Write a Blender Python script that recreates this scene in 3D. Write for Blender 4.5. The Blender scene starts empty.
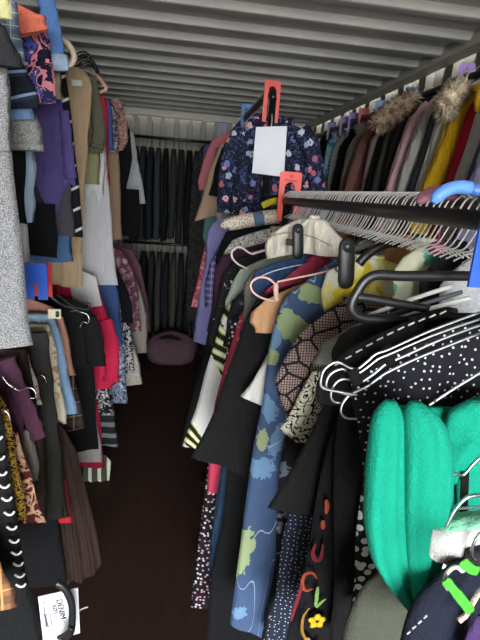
import bpy, bmesh, math, random
import numpy as np
from mathutils import Vector, Matrix

C = bpy.context.scene.collection
random.seed(7)

# ------------------------------------------------------------------ camera
F = 480.0
CAM = np.array([0.0, 0.0, 1.6])
_y, _p, _r = [math.radians(a) for a in (8.3, -14.6, 4.2)]
FWD = np.array([math.sin(_y)*math.cos(_p), math.cos(_y)*math.cos(_p), math.sin(_p)])
_right = np.array([math.cos(_y), -math.sin(_y), 0.0])
_up = np.cross(_right, FWD)
RGT = _right*math.cos(_r) + _up*math.sin(_r)
UPV = -_right*math.sin(_r) + _up*math.cos(_r)
cd = bpy.data.cameras.new('camera')
cam = bpy.data.objects.new('camera', cd)
C.objects.link(cam)
cd.sensor_fit = 'VERTICAL'
cd.sensor_height = 24
cd.sensor_width = 18
cd.lens = 18.0
cd.clip_start = 0.02
cam.matrix_world = Matrix(((RGT[0], UPV[0], -FWD[0], 0), (RGT[1], UPV[1], -FWD[1], 0), (RGT[2], UPV[2], -FWD[2], 1.6), (0, 0, 0, 1)))
bpy.context.scene.camera = cam

def ray(px, py): return FWD*F + RGT*(px-240) - UPV*(py-320)
def at(px, py, Y): d = ray(px, py); return CAM + d*(Y/d[1])
def at_x(px, py, X): d = ray(px, py); return CAM + d*(X/d[0])
def at_plane(px, py, o, n):
    d = ray(px, py); return CAM + d*(np.dot(o-CAM, n)/np.dot(d, n))

# ------------------------------------------------------------------ materials
def lin(h):
    h = h.lstrip('#'); v = [int(h[i:i+2], 16)/255 for i in (0, 2, 4)]
    return tuple((c/12.92 if c <= .04045 else ((c+.055)/1.055)**2.4) for c in v) + (1.0,)

class NT:
    def __init__(s, name, rough=.85, spec=.25):
        s.m = bpy.data.materials.new(name); s.m.use_nodes = True
        s.t = s.m.node_tree; s.b = s.t.nodes['Principled BSDF']
        s.b.inputs['Roughness'].default_value = rough
        s.b.inputs['Specular IOR Level'].default_value = spec
        s.co = s.t.nodes.new('ShaderNodeTexCoord').outputs['Object']
    def n(s, typ, ins=None, **kw):
        nd = s.t.nodes.new(typ)
        for k, v in kw.items(): setattr(nd, k, v)
        for k, v in (ins or {}).items():
            if isinstance(v, bpy.types.NodeSocket): s.t.links.new(v, nd.inputs[k])
            else: nd.inputs[k].default_value = v
        return nd
    def noise(s, scale, detail=3, co=None, rough=.5, dist=0.0):
        return s.n('ShaderNodeTexNoise', {'Vector': co or s.co, 'Scale': scale, 'Detail': detail, 'Roughness': rough, 'Distortion': dist}).outputs['Fac']
    def vor(s, scale, feature='F1', co=None, rnd=1.0, out='Distance'):
        flat = co is None
        if flat:                                     # printed on the face of the cloth: across and down
            sp = s.n('ShaderNodeSeparateXYZ', {0: s.co}).outputs
            co = s.n('ShaderNodeCombineXYZ', {0: sp[0], 1: sp[2]}).outputs[0]
        return s.n('ShaderNodeTexVoronoi', {'Vector': co, 'Scale': scale, 'Randomness': rnd}, feature=feature, voronoi_dimensions='2D' if flat else '3D').outputs[out]
    def ramp(s, fac, stops, interp='CONSTANT'):
        r = s.n('ShaderNodeValToRGB', {'Fac': fac}); cr = r.color_ramp; cr.interpolation = interp
        while len(cr.elements) < len(stops): cr.elements.new(.5)
        for e, (p, c) in zip(cr.elements, stops): e.position = p; e.color = lin(c) if isinstance(c, str) else c
        return r.outputs['Color']
    def mix(s, fac, a, b):
        m = s.n('ShaderNodeMix', data_type='RGBA')
        for i, v in ((0, fac), (6, a), (7, b)):
            if isinstance(v, bpy.types.NodeSocket): s.t.links.new(v, m.inputs[i])
            else: m.inputs[i].default_value = v if i == 0 else (lin(v) if isinstance(v, str) else v)
        return m.outputs[2]
    def math(s, op, a, b=0.0):
        m = s.n('ShaderNodeMath', operation=op)
        for i, v in ((0, a), (1, b)):
            if isinstance(v, bpy.types.NodeSocket): s.t.links.new(v, m.inputs[i])
            else: m.inputs[i].default_value = v
        return m.outputs[0]
    def mapped(s, scale=(1, 1, 1), rot=(0, 0, 0), loc=(0, 0, 0)):
        return s.n('ShaderNodeMapping', {'Vector': s.co, 'Scale': scale, 'Rotation': rot, 'Location': loc}).outputs['Vector']
    def done(s, col, bump=None, bs=.25, bd=.002):
        if isinstance(col, bpy.types.NodeSocket): s.t.links.new(col, s.b.inputs['Base Color'])
        else: s.b.inputs['Base Color'].default_value = lin(col) if isinstance(col, str) else col
        if bump is not None:
            b = s.n('ShaderNodeBump', {'Height': bump, 'Strength': bs, 'Distance': bd})
            s.t.links.new(b.outputs[0], s.b.inputs['Normal'])
        return s.m

_cache = {}
def memo(f):
    def g(*a, **k):
        a = tuple(tuple(q) if isinstance(q, list) else q for q in a); key = (f.__name__, a, tuple(sorted(k.items())))
        if key not in _cache: _cache[key] = f(*a, **k)
        return _cache[key]
    return g

def weave(t): return t.noise(420, 2)
def shade(h, k):
    h = h.lstrip('#'); return '#' + ''.join('%02x' % max(0, min(255, int(int(h[i:i+2], 16)*k))) for i in (0, 2, 4))

@memo
def plain(c, rough=.88, var=.12, wrinkle=1.0):
    if max(int(c[i:i+2], 16) for i in (1, 3, 5)) < 0x24: c = shade(c, .72)      # true blacks
    t = NT('cloth_' + c.strip('#'), rough)
    col = t.mix(t.noise(260, 2), shade(c, 1-var), shade(c, 1+var*.6))
    w = t.noise(22, 3, t.mapped((1.6, 1.6, .5)))
    h = t.math('ADD', t.math('MULTIPLY', weave(t), .12), t.math('MULTIPLY', w, wrinkle))
    return t.done(col, h, .6, .03)
@memo
def dots(bg, fg, scale=60, r=.18, rnd=.6, fg2=None):
    t = NT('dotted_cloth')
    v = t.vor(scale, rnd=rnd)
    f = t.ramp(v, [(0, '#ffffff'), (r, '#000000')])
    fgc = t.mix(t.ramp(t.noise(scale*.7), [(0, '#000000'), (.52, '#ffffff')]), fg, fg2) if fg2 else fg
    return t.done(t.mix(f, bg, fgc), t.noise(22, 3, t.mapped((1.6, 1.6, .5))), .5, .012)
@memo
def blotch(stops, scale=25, dist=1.2, seed=0.0, stretch=(1, 1, 1)):
    t = NT('printed_cloth')
    co = t.mapped(stretch, (0, 0, 0), (seed, seed*1.7, seed*.6))
    return t.done(t.ramp(t.noise(scale, 3, co, .55, dist), list(stops)), t.noise(22, 3, t.mapped((1.6, 1.6, .5))), .5, .012)
@memo
def floral(bg, petals, leaf, scale=28, r=.34, seed=0.0):
    t = NT('floral_cloth')
    co = t.mapped((1, 1, 1), (0, 0, 0), (seed, seed, seed))
    wob = t.n('ShaderNodeVectorMath', {0: co, 1: t.n('ShaderNodeTexNoise', {'Vector': co, 'Scale': scale*2.2}).outputs['Color']}, operation='ADD').outputs[0]
    d = t.vor(scale, co=co)
    cellc = t.vor(scale, co=co, out='Color')
    rnd = t.n('ShaderNodeSeparateColor', {'Color': cellc}).outputs[0]
    pc = t.ramp(rnd, [(i/len(petals), p) for i, p in enumerate(petals)])
    dd = t.math('ADD', d, t.math('MULTIPLY', t.noise(scale*4, 1, co), .45))
    vine = t.ramp(t.noise(scale*.8, 2, co, .5, 2.0), [(0, '#000000'), (.48, '#ffffff'), (.52, '#000000')])
    base = t.mix(vine, bg, leaf)
    col = t.mix(t.ramp(dd, [(0, '#ffffff'), (r+.2, '#000000')]), base, pc)
    col = t.mix(t.ramp(dd, [(0, '#ffffff'), (r*.45+.12, '#000000')]), col, bg)
    return t.done(col, t.noise(22, 3, t.mapped((1.6, 1.6, .5))), .5, .012)
@memo
def stripes(stops, period=.05, rot=(0, 0, 0), axis='X', dist=0.0):
    t = NT('striped_cloth')
    co = t.mapped((1, 1, 1), rot)
    w = t.n('ShaderNodeTexWave', {'Vector': co, 'Scale': 1/period*.314, 'Distortion': dist, 'Detail': 1.0, 'Detail Scale': 1.5},
            wave_type='BANDS', bands_direction=axis, wave_profile='SAW').outputs['Fac']
    return t.done(t.ramp(w, list(stops)), t.noise(22, 3, t.mapped((1.6, 1.6, .5))), .5, .012)
@memo
def plaid(bg, a, b, period=.05):
    t = NT('plaid_cloth')
    def w(ax, pr): return t.n('ShaderNodeTexWave', {'Vector': t.co, 'Scale': 1/pr*.314}, bands_direction=ax, wave_profile='SAW').outputs['Fac']
    c = t.mix(t.math('MULTIPLY', t.ramp(w('X', period), [(0, '#ffffff'), (.4, '#000000')]), .6), bg, a)
    c = t.mix(t.math('MULTIPLY', t.ramp(w('Z', period), [(0, '#ffffff'), (.4, '#000000')]), .6), c, a)
    c = t.mix(t.ramp(w('X', period), [(0, '#000000'), (.65, '#ffffff'), (.73, '#000000')]), c, b)
    c = t.mix(t.ramp(w('Z', period), [(0, '#000000'), (.65, '#ffffff'), (.73, '#000000')]), c, b)
    return t.done(c, t.noise(22, 3, t.mapped((1.6, 1.6, .5))), .5, .012)
@memo
def tweed(a, b, scale=420):
    t = NT('tweed_cloth', .95)
    n = t.noise(scale, 3, None, .7)
    return t.done(t.ramp(n, [(.36, a), (.62, b)], 'LINEAR'), n, .4, .004)
@memo
def lace(bg, line, scale=45):
    t = NT('lace_cloth')
    d = t.vor(scale, 'DISTANCE_TO_EDGE')
    fine = t.vor(scale*7, 'DISTANCE_TO_EDGE', rnd=.2)
    c = t.mix(t.ramp(fine, [(0, '#ffffff'), (.13, '#000000')]), bg, line)
    c = t.mix(t.ramp(d, [(0, '#ffffff'), (.07, '#000000')]), c, line)
    return t.done(c, d, .4, .004)
@memo
def squiggle(bg, fg, scale=26, lo=.45, hi=.55, dist=3.0):
    t = NT('scrolled_cloth')
    f = t.ramp(t.noise(scale, 1, None, .4, dist), [(0, '#000000'), (lo, '#ffffff'), (hi, '#000000')])
    return t.done(t.mix(f, bg, fg), t.noise(22, 3, t.mapped((1.6, 1.6, .5))), .5, .012)
@memo
def furmat(a, b):
    t = NT('fur_pile', .9)
    return t.done(t.ramp(t.noise(38, 4), [(.35, a), (.65, b)], 'LINEAR'))
@memo
def plastic(c, rough=.4):
    t = NT('plastic_' + c.strip('#'), rough, .5)
    return t.done(t.mix(t.noise(30, 2), shade(c, .95), shade(c, 1.04)))
@memo
def metal(c, rough=.3):
    t = NT('metal_' + c.strip('#'), rough)
    t.b.inputs['Metallic'].default_value = 1.0
    return t.done(t.mix(t.noise(60, 2), shade(c, .92), c))

# ------------------------------------------------------------------ object helpers
def tag(o, label=None, cat=None, group=None, kind=None):
    if label: o['label'] = label
    if cat: o['category'] = cat
    if group: o['group'] = group
    if kind: o['kind'] = kind
    return o
def empty(name, loc, label=None, cat=None, group=None):
    o = bpy.data.objects.new(name, None); C.objects.link(o); o.location = [float(v) for v in loc]
    o.empty_display_size = .05
    return tag(o, label, cat, group)
class MB:
    def __init__(s): s.v = []; s.f = []
    def add(s, vs, fs):
        b = len(s.v); s.v += [tuple(float(c) for c in v) for v in vs]; s.f += [tuple(b+i for i in f) for f in fs]
    def loft(s, rings, closed=True, cap=True):
        n = len(rings[0]); b = len(s.v)
        for r in rings: s.v += [tuple(float(c) for c in p) for p in r]
        for i in range(len(rings)-1):
            for j in range(n if closed else n-1):
                k = (j+1) % n
                s.f.append((b+i*n+j, b+i*n+k, b+(i+1)*n+k, b+(i+1)*n+j))
        if cap:
            s.f.append(tuple(b+j for j in reversed(range(n))))
            s.f.append(tuple(b+(len(rings)-1)*n+j for j in range(n)))
    def tube(s, pts, r, n=7, cap=True, flat=None):
        """round tube through 3-D points; r: number or list; flat=(normal, ratio) squeezes along a normal"""
        P = [np.array(p, float) for p in pts]; rs = r if hasattr(r, '__len__') else [r]*len(P)
        rings = []; ref = None
        for i, p in enumerate(P):
            t = P[min(i+1, len(P)-1)] - P[max(i-1, 0)]; t /= (np.linalg.norm(t)+1e-12)
            if flat is not None:
                b = np.array(flat[0], float); b = b - t*np.dot(b, t); b /= np.linalg.norm(b)+1e-12; a = np.cross(t, b)
                k = flat[1]
            else:
                if ref is None:
                    ref = np.array([0, 0, 1.0]) if abs(t[2]) < .9 else np.array([1.0, 0, 0])
                a = ref - t*np.dot(ref, t); a /= np.linalg.norm(a)+1e-12; ref = a; b = np.cross(t, a); k = 1
            rings.append([p + a*rs[i]*math.cos(q) + b*rs[i]*k*math.sin(q) for q in [2*math.pi*j/n for j in range(n)]])
        s.loft(rings, True, cap)
    def box(s, lo, hi):
        x0, y0, z0 = lo; x1, y1, z1 = hi
        s.add([(x0,y0,z0),(x1,y0,z0),(x1,y1,z0),(x0,y1,z0),(x0,y0,z1),(x1,y0,z1),(x1,y1,z1),(x0,y1,z1)],
              [(0,3,2,1),(4,5,6,7),(0,1,5,4),(1,2,6,5),(2,3,7,6),(3,0,4,7)])
    def build(s, name, mat, parent=None, origin=(0, 0, 0), smooth=True):
        me = bpy.data.meshes.new(name)
        o3 = np.array(origin, float)
        me.from_pydata([tuple(np.array(v)-o3) for v in s.v], [], s.f); me.update()
        bm = bmesh.new(); bm.from_mesh(me); bmesh.ops.recalc_face_normals(bm, faces=bm.faces); bm.to_mesh(me); bm.free()
        for p in me.polygons: p.use_smooth = smooth
        me.materials.append(mat)
        o = bpy.data.objects.new(name, me); C.objects.link(o)
        if parent is None: o.location = [float(c) for c in o3]
        else: o.parent = parent
        return o
def smooth_path(pts, k=5):
    P = [np.array(p, float) for p in pts]; out = []
    for i in range(len(P)-1):
        p0 = P[max(i-1, 0)]; p1 = P[i]; p2 = P[i+1]; p3 = P[min(i+2, len(P)-1)]
        for j in range(k):
            t = j/k
            out.append(.5*((2*p1)+(-p0+p2)*t+(2*p0-5*p1+4*p2-p3)*t*t+(-p0+3*p1-3*p2+p3)*t**3))
    out.append(P[-1]); return out
def text_mesh(txt, size, mat, parent, mw, name='lettering'):
    cu = bpy.data.curves.new(name, 'FONT'); cu.body = txt; cu.size = size; cu.align_x = 'CENTER'; cu.align_y = 'CENTER'; cu.extrude = .0003
    to = bpy.data.objects.new(name, cu); C.objects.link(to)
    dg = bpy.context.evaluated_depsgraph_get()
    me = bpy.data.meshes.new_from_object(to.evaluated_get(dg))
    bpy.data.objects.remove(to); me.transform(mw); me.materials.clear(); me.materials.append(mat)
    o = bpy.data.objects.new(name, me); C.objects.link(o); o.parent = parent
    return o

# ------------------------------------------------------------------ garment maker
WHITEWIRE = plastic('#d2d0cb', .35)
BLACKPL = plastic('#1a1b1d', .38)
GOLD = []
ALL = []
def cuffed(q, smat, root, org, P, R, nn):
    o = q.build('sleeve', smat, root, org); d = P[-1]-P[-2]; d = d/np.linalg.norm(d)
    c = MB(); c.tube([P[-1]-d*.014, P[-1]-d*.012, P[-1]+d*.003], [R[-1]*.9, R[-1]*1.1, R[-1]*1.1], 14, True, (nn, .58))
    k = c.build('cuff', smat, o, org); return o
def garment(name, label, cat, edge, mat, rail, Y=None, tipx=None, T=.03, neck=.06, neckw=.055, inner=.2, inflare=.02, hem=(0, 0),
            fold=(.008, 3.0), yaw=0.0, top='shoulder', edge2=None, group=None, sleeves=(), seed=None, hang=None, neckline=True, extra=None,
            maxin=None, nmat=None, hempx=None):
    """A hung garment: edge = aisle-side contour (shoulder tip ... hem) seen on the garment's own hanging plane."""
    rx, rz, side, lim = rail
    if Y is None: Y = at_x(*edge[0], tipx)[1]
    O = np.array([rx, Y, rz]); cy, sy = math.cos(yaw), math.sin(yaw)
    ax = np.array([cy, sy, 0.0]); nn = np.array([sy, -cy, 0.0])        # along the hanger / towards the door
    def loc(px, py): p = at_plane(px, py, O, nn) - O; return np.dot(p, ax), p[2]
    E = sorted([loc(*p) for p in edge], key=lambda q: -q[1])
    es = np.array([e[0] for e in E]); ez = np.array([min(e[1], -.038-neck-i*1e-4) for i, e in enumerate(E)])
    if edge2:
        E2 = sorted([loc(*p) for p in edge2], key=lambda q: -q[1])
        i_s = np.array([e[0] for e in E2]); i_z = np.array([min(e[1], -.038-neck-i*1e-4) for i, e in enumerate(E2)])
    else:
        L = ez[0]-ez[-1]
        i_s = np.array([-side*inner, -side*min(inner+inflare, lim)]); i_z = np.array([ez[0], ez[-1]])
    def sa(z): return np.interp(-z, -ez, es)
    def si(z): return np.interp(-z, -i_z, i_s)
    rs = random.Random(seed if seed is not None else label)
    ph = [rs.uniform(0, 6.28) for _ in range(5)]
    HP = sorted(loc(*p) for p in hempx) if hempx else None
    nu, nv = (44 if hempx else 24), 30
    zt, zb = ez[0], ez[-1]
    A, fr = fold
    wtop = abs(es[0]-i_s[0])
    s0 = es[0]; s1 = i_s[0]
    # neck sits where the hook hangs (s = 0) when that lies inside the garment
    un = min(.75, max(-.75, (0-(s0+s1)/2)/((s0-s1)/2))) if top == 'shoulder' else 0
    nw = neckw/(wtop/2)
    def ztop(u):
        if top == 'flat': return zt
        if u > un: k = max(0., (u-un-nw)/max(1-un-nw, .05))
        else: k = max(0., (un-u-nw)/max(un+1-nw, .05))
        k = min(1, k)
        k2 = k**1.25 if k < .85 else k**1.25 + (k-.85)*.25
        return zt + neck*(1-min(1, k2))
    us = [-1+2*i/nu for i in range(nu+1)]
    rings = []
    # rounder spacing at the two side edges
    us = [math.sin(u*math.pi/2)*.35+u*.65 for u in us]
    for iv in range(nv+1):
        v = iv/nv
        ring = []
        for sgn in (1, -1):
            for u in (us if sgn == 1 else us[-2:0:-1]):
                zbu = zb + (hem[0]*(1-u*u) + hem[1]*max(0, -u)) + .006*math.sin(5*u+ph[3])
                if HP:
                    sb = (es[-1]+i_s[-1])/2 + (es[-1]-i_s[-1])/2*u
                    zbu = float(np.interp(sb, [q[0] for q in HP], [q[1] for q in HP]))
                zt_u = ztop(u); z = zt_u + (zbu-zt_u)*v
                a, b = sa(z), si(z)
                s = (a+b)/2 + (a-b)/2*u
                if u > 0: s += side*0.004*u*math.sin(9*v+ph[4])*v
                th = T*.5*math.sqrt(max(0, 1-u*u*.985))*(.55+.45*min(1, v*4))
                f = A*(.12+.88*v**.8)*(math.sin(fr*math.pi*u+ph[0]+1.3*v)+.45*math.sin(2.1*fr*math.pi*u+ph[1]-v)) + .35*A*math.sin(7*v+ph[2]+2*u)
                f -= .0
                d = f*(.25+.75*(1-u*u*.4)) + sgn*th
                ring.append((s, d, z))
        rings.append([O + ax*s + nn*d + np.array([0, 0, z]) for s, d, z in ring])
    m = MB(); m.loft(rings, True, False)
    # shoulder seam: join front and back except at the neck
    nr = len(rings[0])
    for i in range(nu):
        um = (us[i]+us[i+1])/2
        if top == 'shoulder' and abs(um-un) < nw*1.15: continue
        a, b = i, i+1
        c, d = (nr-i) % nr, (nr-i-1) % nr
        f = [a, b, d, c]
        f = [x for k, x in enumerate(f) if x not in f[:k]]
        if len(f) > 2: m.f.append(tuple(f))
    org = O
    parts = bool(sleeves) or neckline or extra
    if parts:
        root = empty(name, org, label, cat, group)
        body = m.build('body', mat, root, org)
    else:
        root = m.build(name, mat, None, org); tag(root, label, cat, group)
    if neckline:
        nm = nmat or mat
        n2 = MB()
        if top == 'shoulder':
            idx = [i for i in range(nu+1) if abs(us[i]-un) < nw*1.3]
            if len(idx) >= 2:
                fr_ = [rings[0][i] for i in idx]; bk = [rings[0][(nr-i) % nr] for i in reversed(idx)]
                path = fr_ + bk
                path = [np.array(p)+np.array([0, 0, .003]) for p in path]
                n2.tube(path+[path[0]], .0045, 6, False); n2.build('neckline', nm, root, org)
        else:
            r0 = [np.array(p) for p in rings[0]]; c0 = sum(r0)/len(r0)
            r1 = []
            for p in r0:
                q = p-c0; r1.append(c0+q*1.0+nn*(.0025 if np.dot(q, nn) > 0 else -.0025))
            n2.loft([[p+np.array([0, 0, .002]) for p in r1], [p-np.array([0, 0, .03]) for p in r1]], True, False)
            n2.build('waistband', nm, root, org)
    for sl in sleeves:
        pts, wid = sl[0], sl[1]
        smat = sl[2] if len(sl) > 2 and sl[2] else mat
        off = sl[3] if len(sl) > 3 else T*.5+.004
        P = smooth_path([at_plane(px, py, O, nn)+nn*off for px, py in pts], 5)
        dist = np.dot(at_plane(*pts[0], O, nn)-CAM, FWD)
        R = np.interp(np.linspace(0, len(wid)-1, len(P)), range(len(wid)), wid)*.5*dist/F
        R = [max(.004, r*(1+.10*math.sin(2.1*i+ph[0]))) for i, r in enumerate(R)]
        q = MB(); q.tube(P, R, 14, False, (nn, .55)); q.build('leg' if 'trousers' in name else 'sleeve', smat, root, org) if rail is RW or 'trousers' in name else cuffed(q, smat, root, org, P, R, nn)
    if extra: extra(root, org, O, ax, nn, loc)
    root['_y'] = 0; del root['_y']
    ALL.append((rail, Y, T, name))
    if hang:
        kind, hl, grp = hang
        hanger_for(O, ax, nn, rz, es[0], zt, i_s[0], neck, kind, hl, grp, side)
    return root

def hook_path(O, ax, nn, drop, r=.021, flip=1):
    """hook over the rail: from the tip round the top and down the neck, in the plane of the hanger"""
    pts = []
    for k in range(10):
        a = math.radians(12 + k*(198/9))
        pts.append(O + ax*flip*(r*math.cos(a)) + np.array([0, 0, r*math.sin(a)]))
    pts = pts[:8]
    pts.append(O - ax*flip*r*.95 - np.array([0, 0, r*.3]))
    pts.append(O - ax*flip*r*.4 - np.array([0, 0, r*1.7]))
    pts.append(O - np.array([0, 0, drop]))
    return smooth_path(pts, 3)
def hanger_for(O, ax, nn, rz, st, zt, si_, neck, kind, label, group, side):
    m0 = {'wire': WHITEWIRE, 'black': BLACKPL}[kind]
    w = .0022 if kind == 'wire' else .004
    drop = max(.045, -(zt+neck) - .006)
    root = empty('clothes_hanger', O, label, 'hanger', group)
    h = MB(); h.tube(hook_path(O, ax, nn, drop), w, 6); h.build('hook', m0 if kind == 'wire' else metal('#b9bcc0'), root, O)
    a = MB(); c = O+np.array([0, 0, -drop]); zt2 = min(zt - .004, -drop-.02)
    e1 = O + ax*st*.8 + np.array([0, 0, -drop-(-drop-zt2)*.78-.008]); e2 = O + ax*si_*.8 + np.array([0, 0, -drop-(-drop-zt2)*.78-.008])
    a.tube([e2, (e2+c)/2-np.array([0, 0, .0]), c-np.array([0, 0, .004]), (e1+c)/2, e1], w*1.05, 6)
    a.build('shoulder_bar', m0, root, O)
    return root

# ================================================================== the container
ZC = 2.37; YB = 5.25; YF = -3.6; XL = -0.99; XR = 1.38
t = NT('painted_ceiling_steel', .38, .5)
ceil_mat = t.done(t.mix(t.ramp(t.noise(3.5, 5), [(.35, '#000000'), (.75, '#ffffff')], 'LINEAR'), '#b4b5b1', '#c8c8c2'), t.noise(60, 3), .08, .003)
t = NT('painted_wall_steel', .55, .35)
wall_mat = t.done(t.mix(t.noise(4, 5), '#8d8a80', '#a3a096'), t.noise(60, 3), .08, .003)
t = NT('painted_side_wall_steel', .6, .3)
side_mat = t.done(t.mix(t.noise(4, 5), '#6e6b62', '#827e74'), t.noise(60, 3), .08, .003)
t = NT('painted_rail_steel', .5, .35)
trim_mat = t.done(t.mix(t.noise(4, 5), '#b9b7ae', '#cccac1'))
t = NT('plywood_floor', .75, .2)
floor_mat = t.done(t.mix(t.noise(6, 6, t.mapped((6, .6, 1))), '#2b1c17', '#3f2c25'), t.noise(80, 4), .3, .003)
STRUCT = dict(kind='structure')
m = MB(); m.box((XL-.05, YF, -.06), (XR+.05, YB+.05, 0)); tag(m.build('floor', floor_mat, smooth=False), 'dark brown plywood container floor', kind='structure')
# ceiling: pressed ribs run across the container, their door-side flanks face the daylight
ys = []; P = .25; y0 = 2.29
prof = [(-.085, 0), (-.030, .0), (-.022, -.002), (-.008, -.031), (.0, -.034), (.040, -.034), (.048, -.031), (.082, -.003), (.092, 0)]
k = -25
rows = [(YF, 0.0)]
while y0 + k*P < YB + .05:
    for dy, dz in prof:
        yy = y0 + k*P + dy
        if rows[-1][0] + .002 < yy < YB: rows.append((yy, dz))
    k += 1
rows.append((YB, 0.0))
xs = [XL, XL+.10, XL+.16] + [XL+.16+i*(2.08/8) for i in range(1, 8)] + [1.24, 1.29, 1.31, XR]
m = MB(); nx = len(xs)
for yy, dz in rows:
    for i, x in enumerate(xs):
        g = 0 if (i <= 1 or i >= nx-2) else 1
        m.v.append((x, yy, ZC + .012 + dz*g))
for i in range(len(rows)-1):
    for j in range(nx-1): m.f.append((i*nx+j, i*nx+j+1, (i+1)*nx+j+1, (i+1)*nx+j))
b = len(m.v)
m.box((XL, YF, ZC+.03), (XR, YB, ZC+.06))
tag(m.build('ceiling', ceil_mat, smooth=False), 'grey painted steel ceiling pressed with cross ribs', kind='structure')
def corr_wall(name, axis, pos, a0, a1, period, depth, sign, label, wall_mat=None):
    wall_mat = wall_mat or globals()['wall_mat']
    m = MB(); pts = []
    a = a0
    while a < a1:
        for d, h in ((0, 0), (.30, 0), (.40, 1), (.90, 1)):
            q = a + d*period
            if q < a1: pts.append((q, h*depth))
        a += period
    pts.append((a1, 0))
    for z in (0, ZC+.03):
        for q, h in pts:
            m.v.append((pos+sign*h, q, z) if axis == 'x' else (q, pos+sign*h, z))
        for q, h in pts:
            m.v.append((pos+sign*.07, q, z) if axis == 'x' else (q, pos+sign*.07, z))
    n = len(pts)
    for i in range(n-1):
        m.f.append((i, i+1, 2*n+i+1, 2*n+i)); m.f.append((n+i, 3*n+i, 3*n+i+1, n+i+1))
        m.f.append((2*n+i, 2*n+i+1, 3*n+i+1, 3*n+i)); m.f.append((i, n+i, n+i+1, i+1))
    m.f += [(0, 2*n, 3*n, n), (n-1, 2*n-1, 4*n-1, 3*n-1)]
    tag(m.build(name, wall_mat, smooth=False), label, kind='structure')
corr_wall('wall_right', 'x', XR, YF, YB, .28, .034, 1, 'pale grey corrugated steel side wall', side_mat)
corr_wall('wall_left', 'x', XL, YF, YB, .28, .034, -1, 'pale grey corrugated steel side wall')
corr_wall('wall_back', 'y', YB, XL, XR, .135, .03, 1, 'pale grey ribbed steel end wall')
m = MB(); m.box((XR-.085, YF, ZC-.045), (XR-.002, YB, ZC+.008)); tag(m.build('trim_1', trim_mat, smooth=False), 'top side rail of the container', kind='structure')
m = MB(); m.box((XL+.002, YF, ZC-.045), (XL+.085, YB, ZC+.008)); tag(m.build('trim_2', trim_mat, smooth=False), 'top side rail of the container', kind='structure')
m = MB(); m.box((XL+.09, YB-.05, ZC-.075), (XR-.09, YB-.002, ZC+.008)); tag(m.build('trim_3', trim_mat, smooth=False), 'top header of the end wall', kind='structure')

# ------------------------------------------------------------------ rails and racks
BLKMET = NT('black_powder_coat', .35, .5).done('#141517')
def rail_thing(name, label, cat, pieces):
    root = empty(name, pieces[0][1][0], label, cat)
    for pn, pts, r in pieces:
        q = MB(); q.tube(pts, r, 14); q.build(pn, BLKMET, root, pieces[0][1][0])
    return root
NX, NZ = .40, 1.597
def bend(x, y, z, dirn, r=.05):
    """rail end curving down into the post"""
    out = []
    for i in range(7):
        a = math.radians(90*i/6)
        out.append((x, y+dirn*r*math.sin(a), z-r*(1-math.cos(a))))
    return out
rail_thing('garment_rack', 'black tube rack down the middle, its rail crowded with white wire hooks', 'clothes rack',
           [('rail', [(NX, -.35, NZ), (NX, .6, NZ), (NX, 1.2, NZ)] + bend(NX, 1.74, NZ, 1), .021),
            ('post', [(NX, 1.79, NZ-.05), (NX, 1.79, .05)], .0165),
            ('post', [(NX, -.36, NZ-.01), (NX, -.36, .05)], .0165),
            ('foot', [(NX-.26, 1.79, .035), (NX+.26, 1.79, .035)], .018),
            ('foot', [(NX-.26, -.36, .035), (NX+.26, -.36, .035)], .018)])
FX, FZ = .42, 2.08
rail_thing('garment_rack', 'tall black tube rack further back, a dark patterned blouse at its near end', 'clothes rack',
           [('rail', [(FX, 4.62, FZ), (FX, 3.5, FZ)] + [tuple(p) for p in bend(FX, 2.40, FZ, -1)], .0165),
            ('post', [(FX, 2.35, FZ-.05), (FX, 2.35, .05)], .0165),
            ('post', [(FX, 4.62, FZ-.01), (FX, 4.62, .05)], .0165),
            ('lower_rail', [(FX, 1.95, 1.60), (FX, 2.36, 1.60)], .014),
            ('foot', [(FX-.24, 2.35, .035), (FX+.24, 2.35, .035)], .018),
            ('foot', [(FX-.24, 4.62, .035), (FX+.24, 4.62, .035)], .018)])
def wall_rail(name, label, x, z, y0, y1, wx):
    root = empty(name, (x, y0, z), label, 'clothes rail')
    q = MB(); q.tube([(x, y0, z), (x, (y0+y1)/2, z), (x, y1, z)], .016, 14); q.build('rail', BLKMET, root, (x, y0, z))
    n = 5
    for i in range(n):
        y = y0 + (y1-y0)*(i+.5)/n
        q = MB(); q.tube([(x, y, z-.014), (x, y, z-.03), (x+(wx-x)*.5, y, z-.045), (wx, y, z-.045)], .006, 6); q.build('bracket', BLKMET, root, (x, y0, z))
RX, RZ = 1.13, 2.11
wall_rail('wall_clothes_rail', 'black rail along the pale corrugated wall, hung with coats', RX, RZ, .1, 4.9, XR)
LX = -.66
wall_rail('wall_clothes_rail', 'upper black rail on the wall opposite the coats, hung with tops and dresses', LX, 2.13, .1, 4.6, XL)
wall_rail('wall_clothes_rail', 'lower black rail on the wall opposite the coats, hung with trousers and shirts', LX, 1.25, .1, 4.6, XL)
BY = 4.86
def back_rail(label, z):
    root = empty('wall_clothes_rail', (-.5, BY, z), label, 'clothes rail')
    q = MB(); q.tube([(-.5, BY, z), (0, BY, z), (.62, BY, z)], .014, 12); q.build('rail', BLKMET, root, (-.5, BY, z))
    for x in (-.45, .57):
        q = MB(); q.tube([(x, BY, z-.012), (x, BY+.05, z-.03), (x, YB+.01, z-.03)], .006, 6); q.build('bracket', BLKMET, root, (-.5, BY, z))
back_rail('black rail across the end wall holding the upper row of black clothes', 2.06)
back_rail('black rail across the end wall holding the lower row of dark clothes', 1.075)

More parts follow.
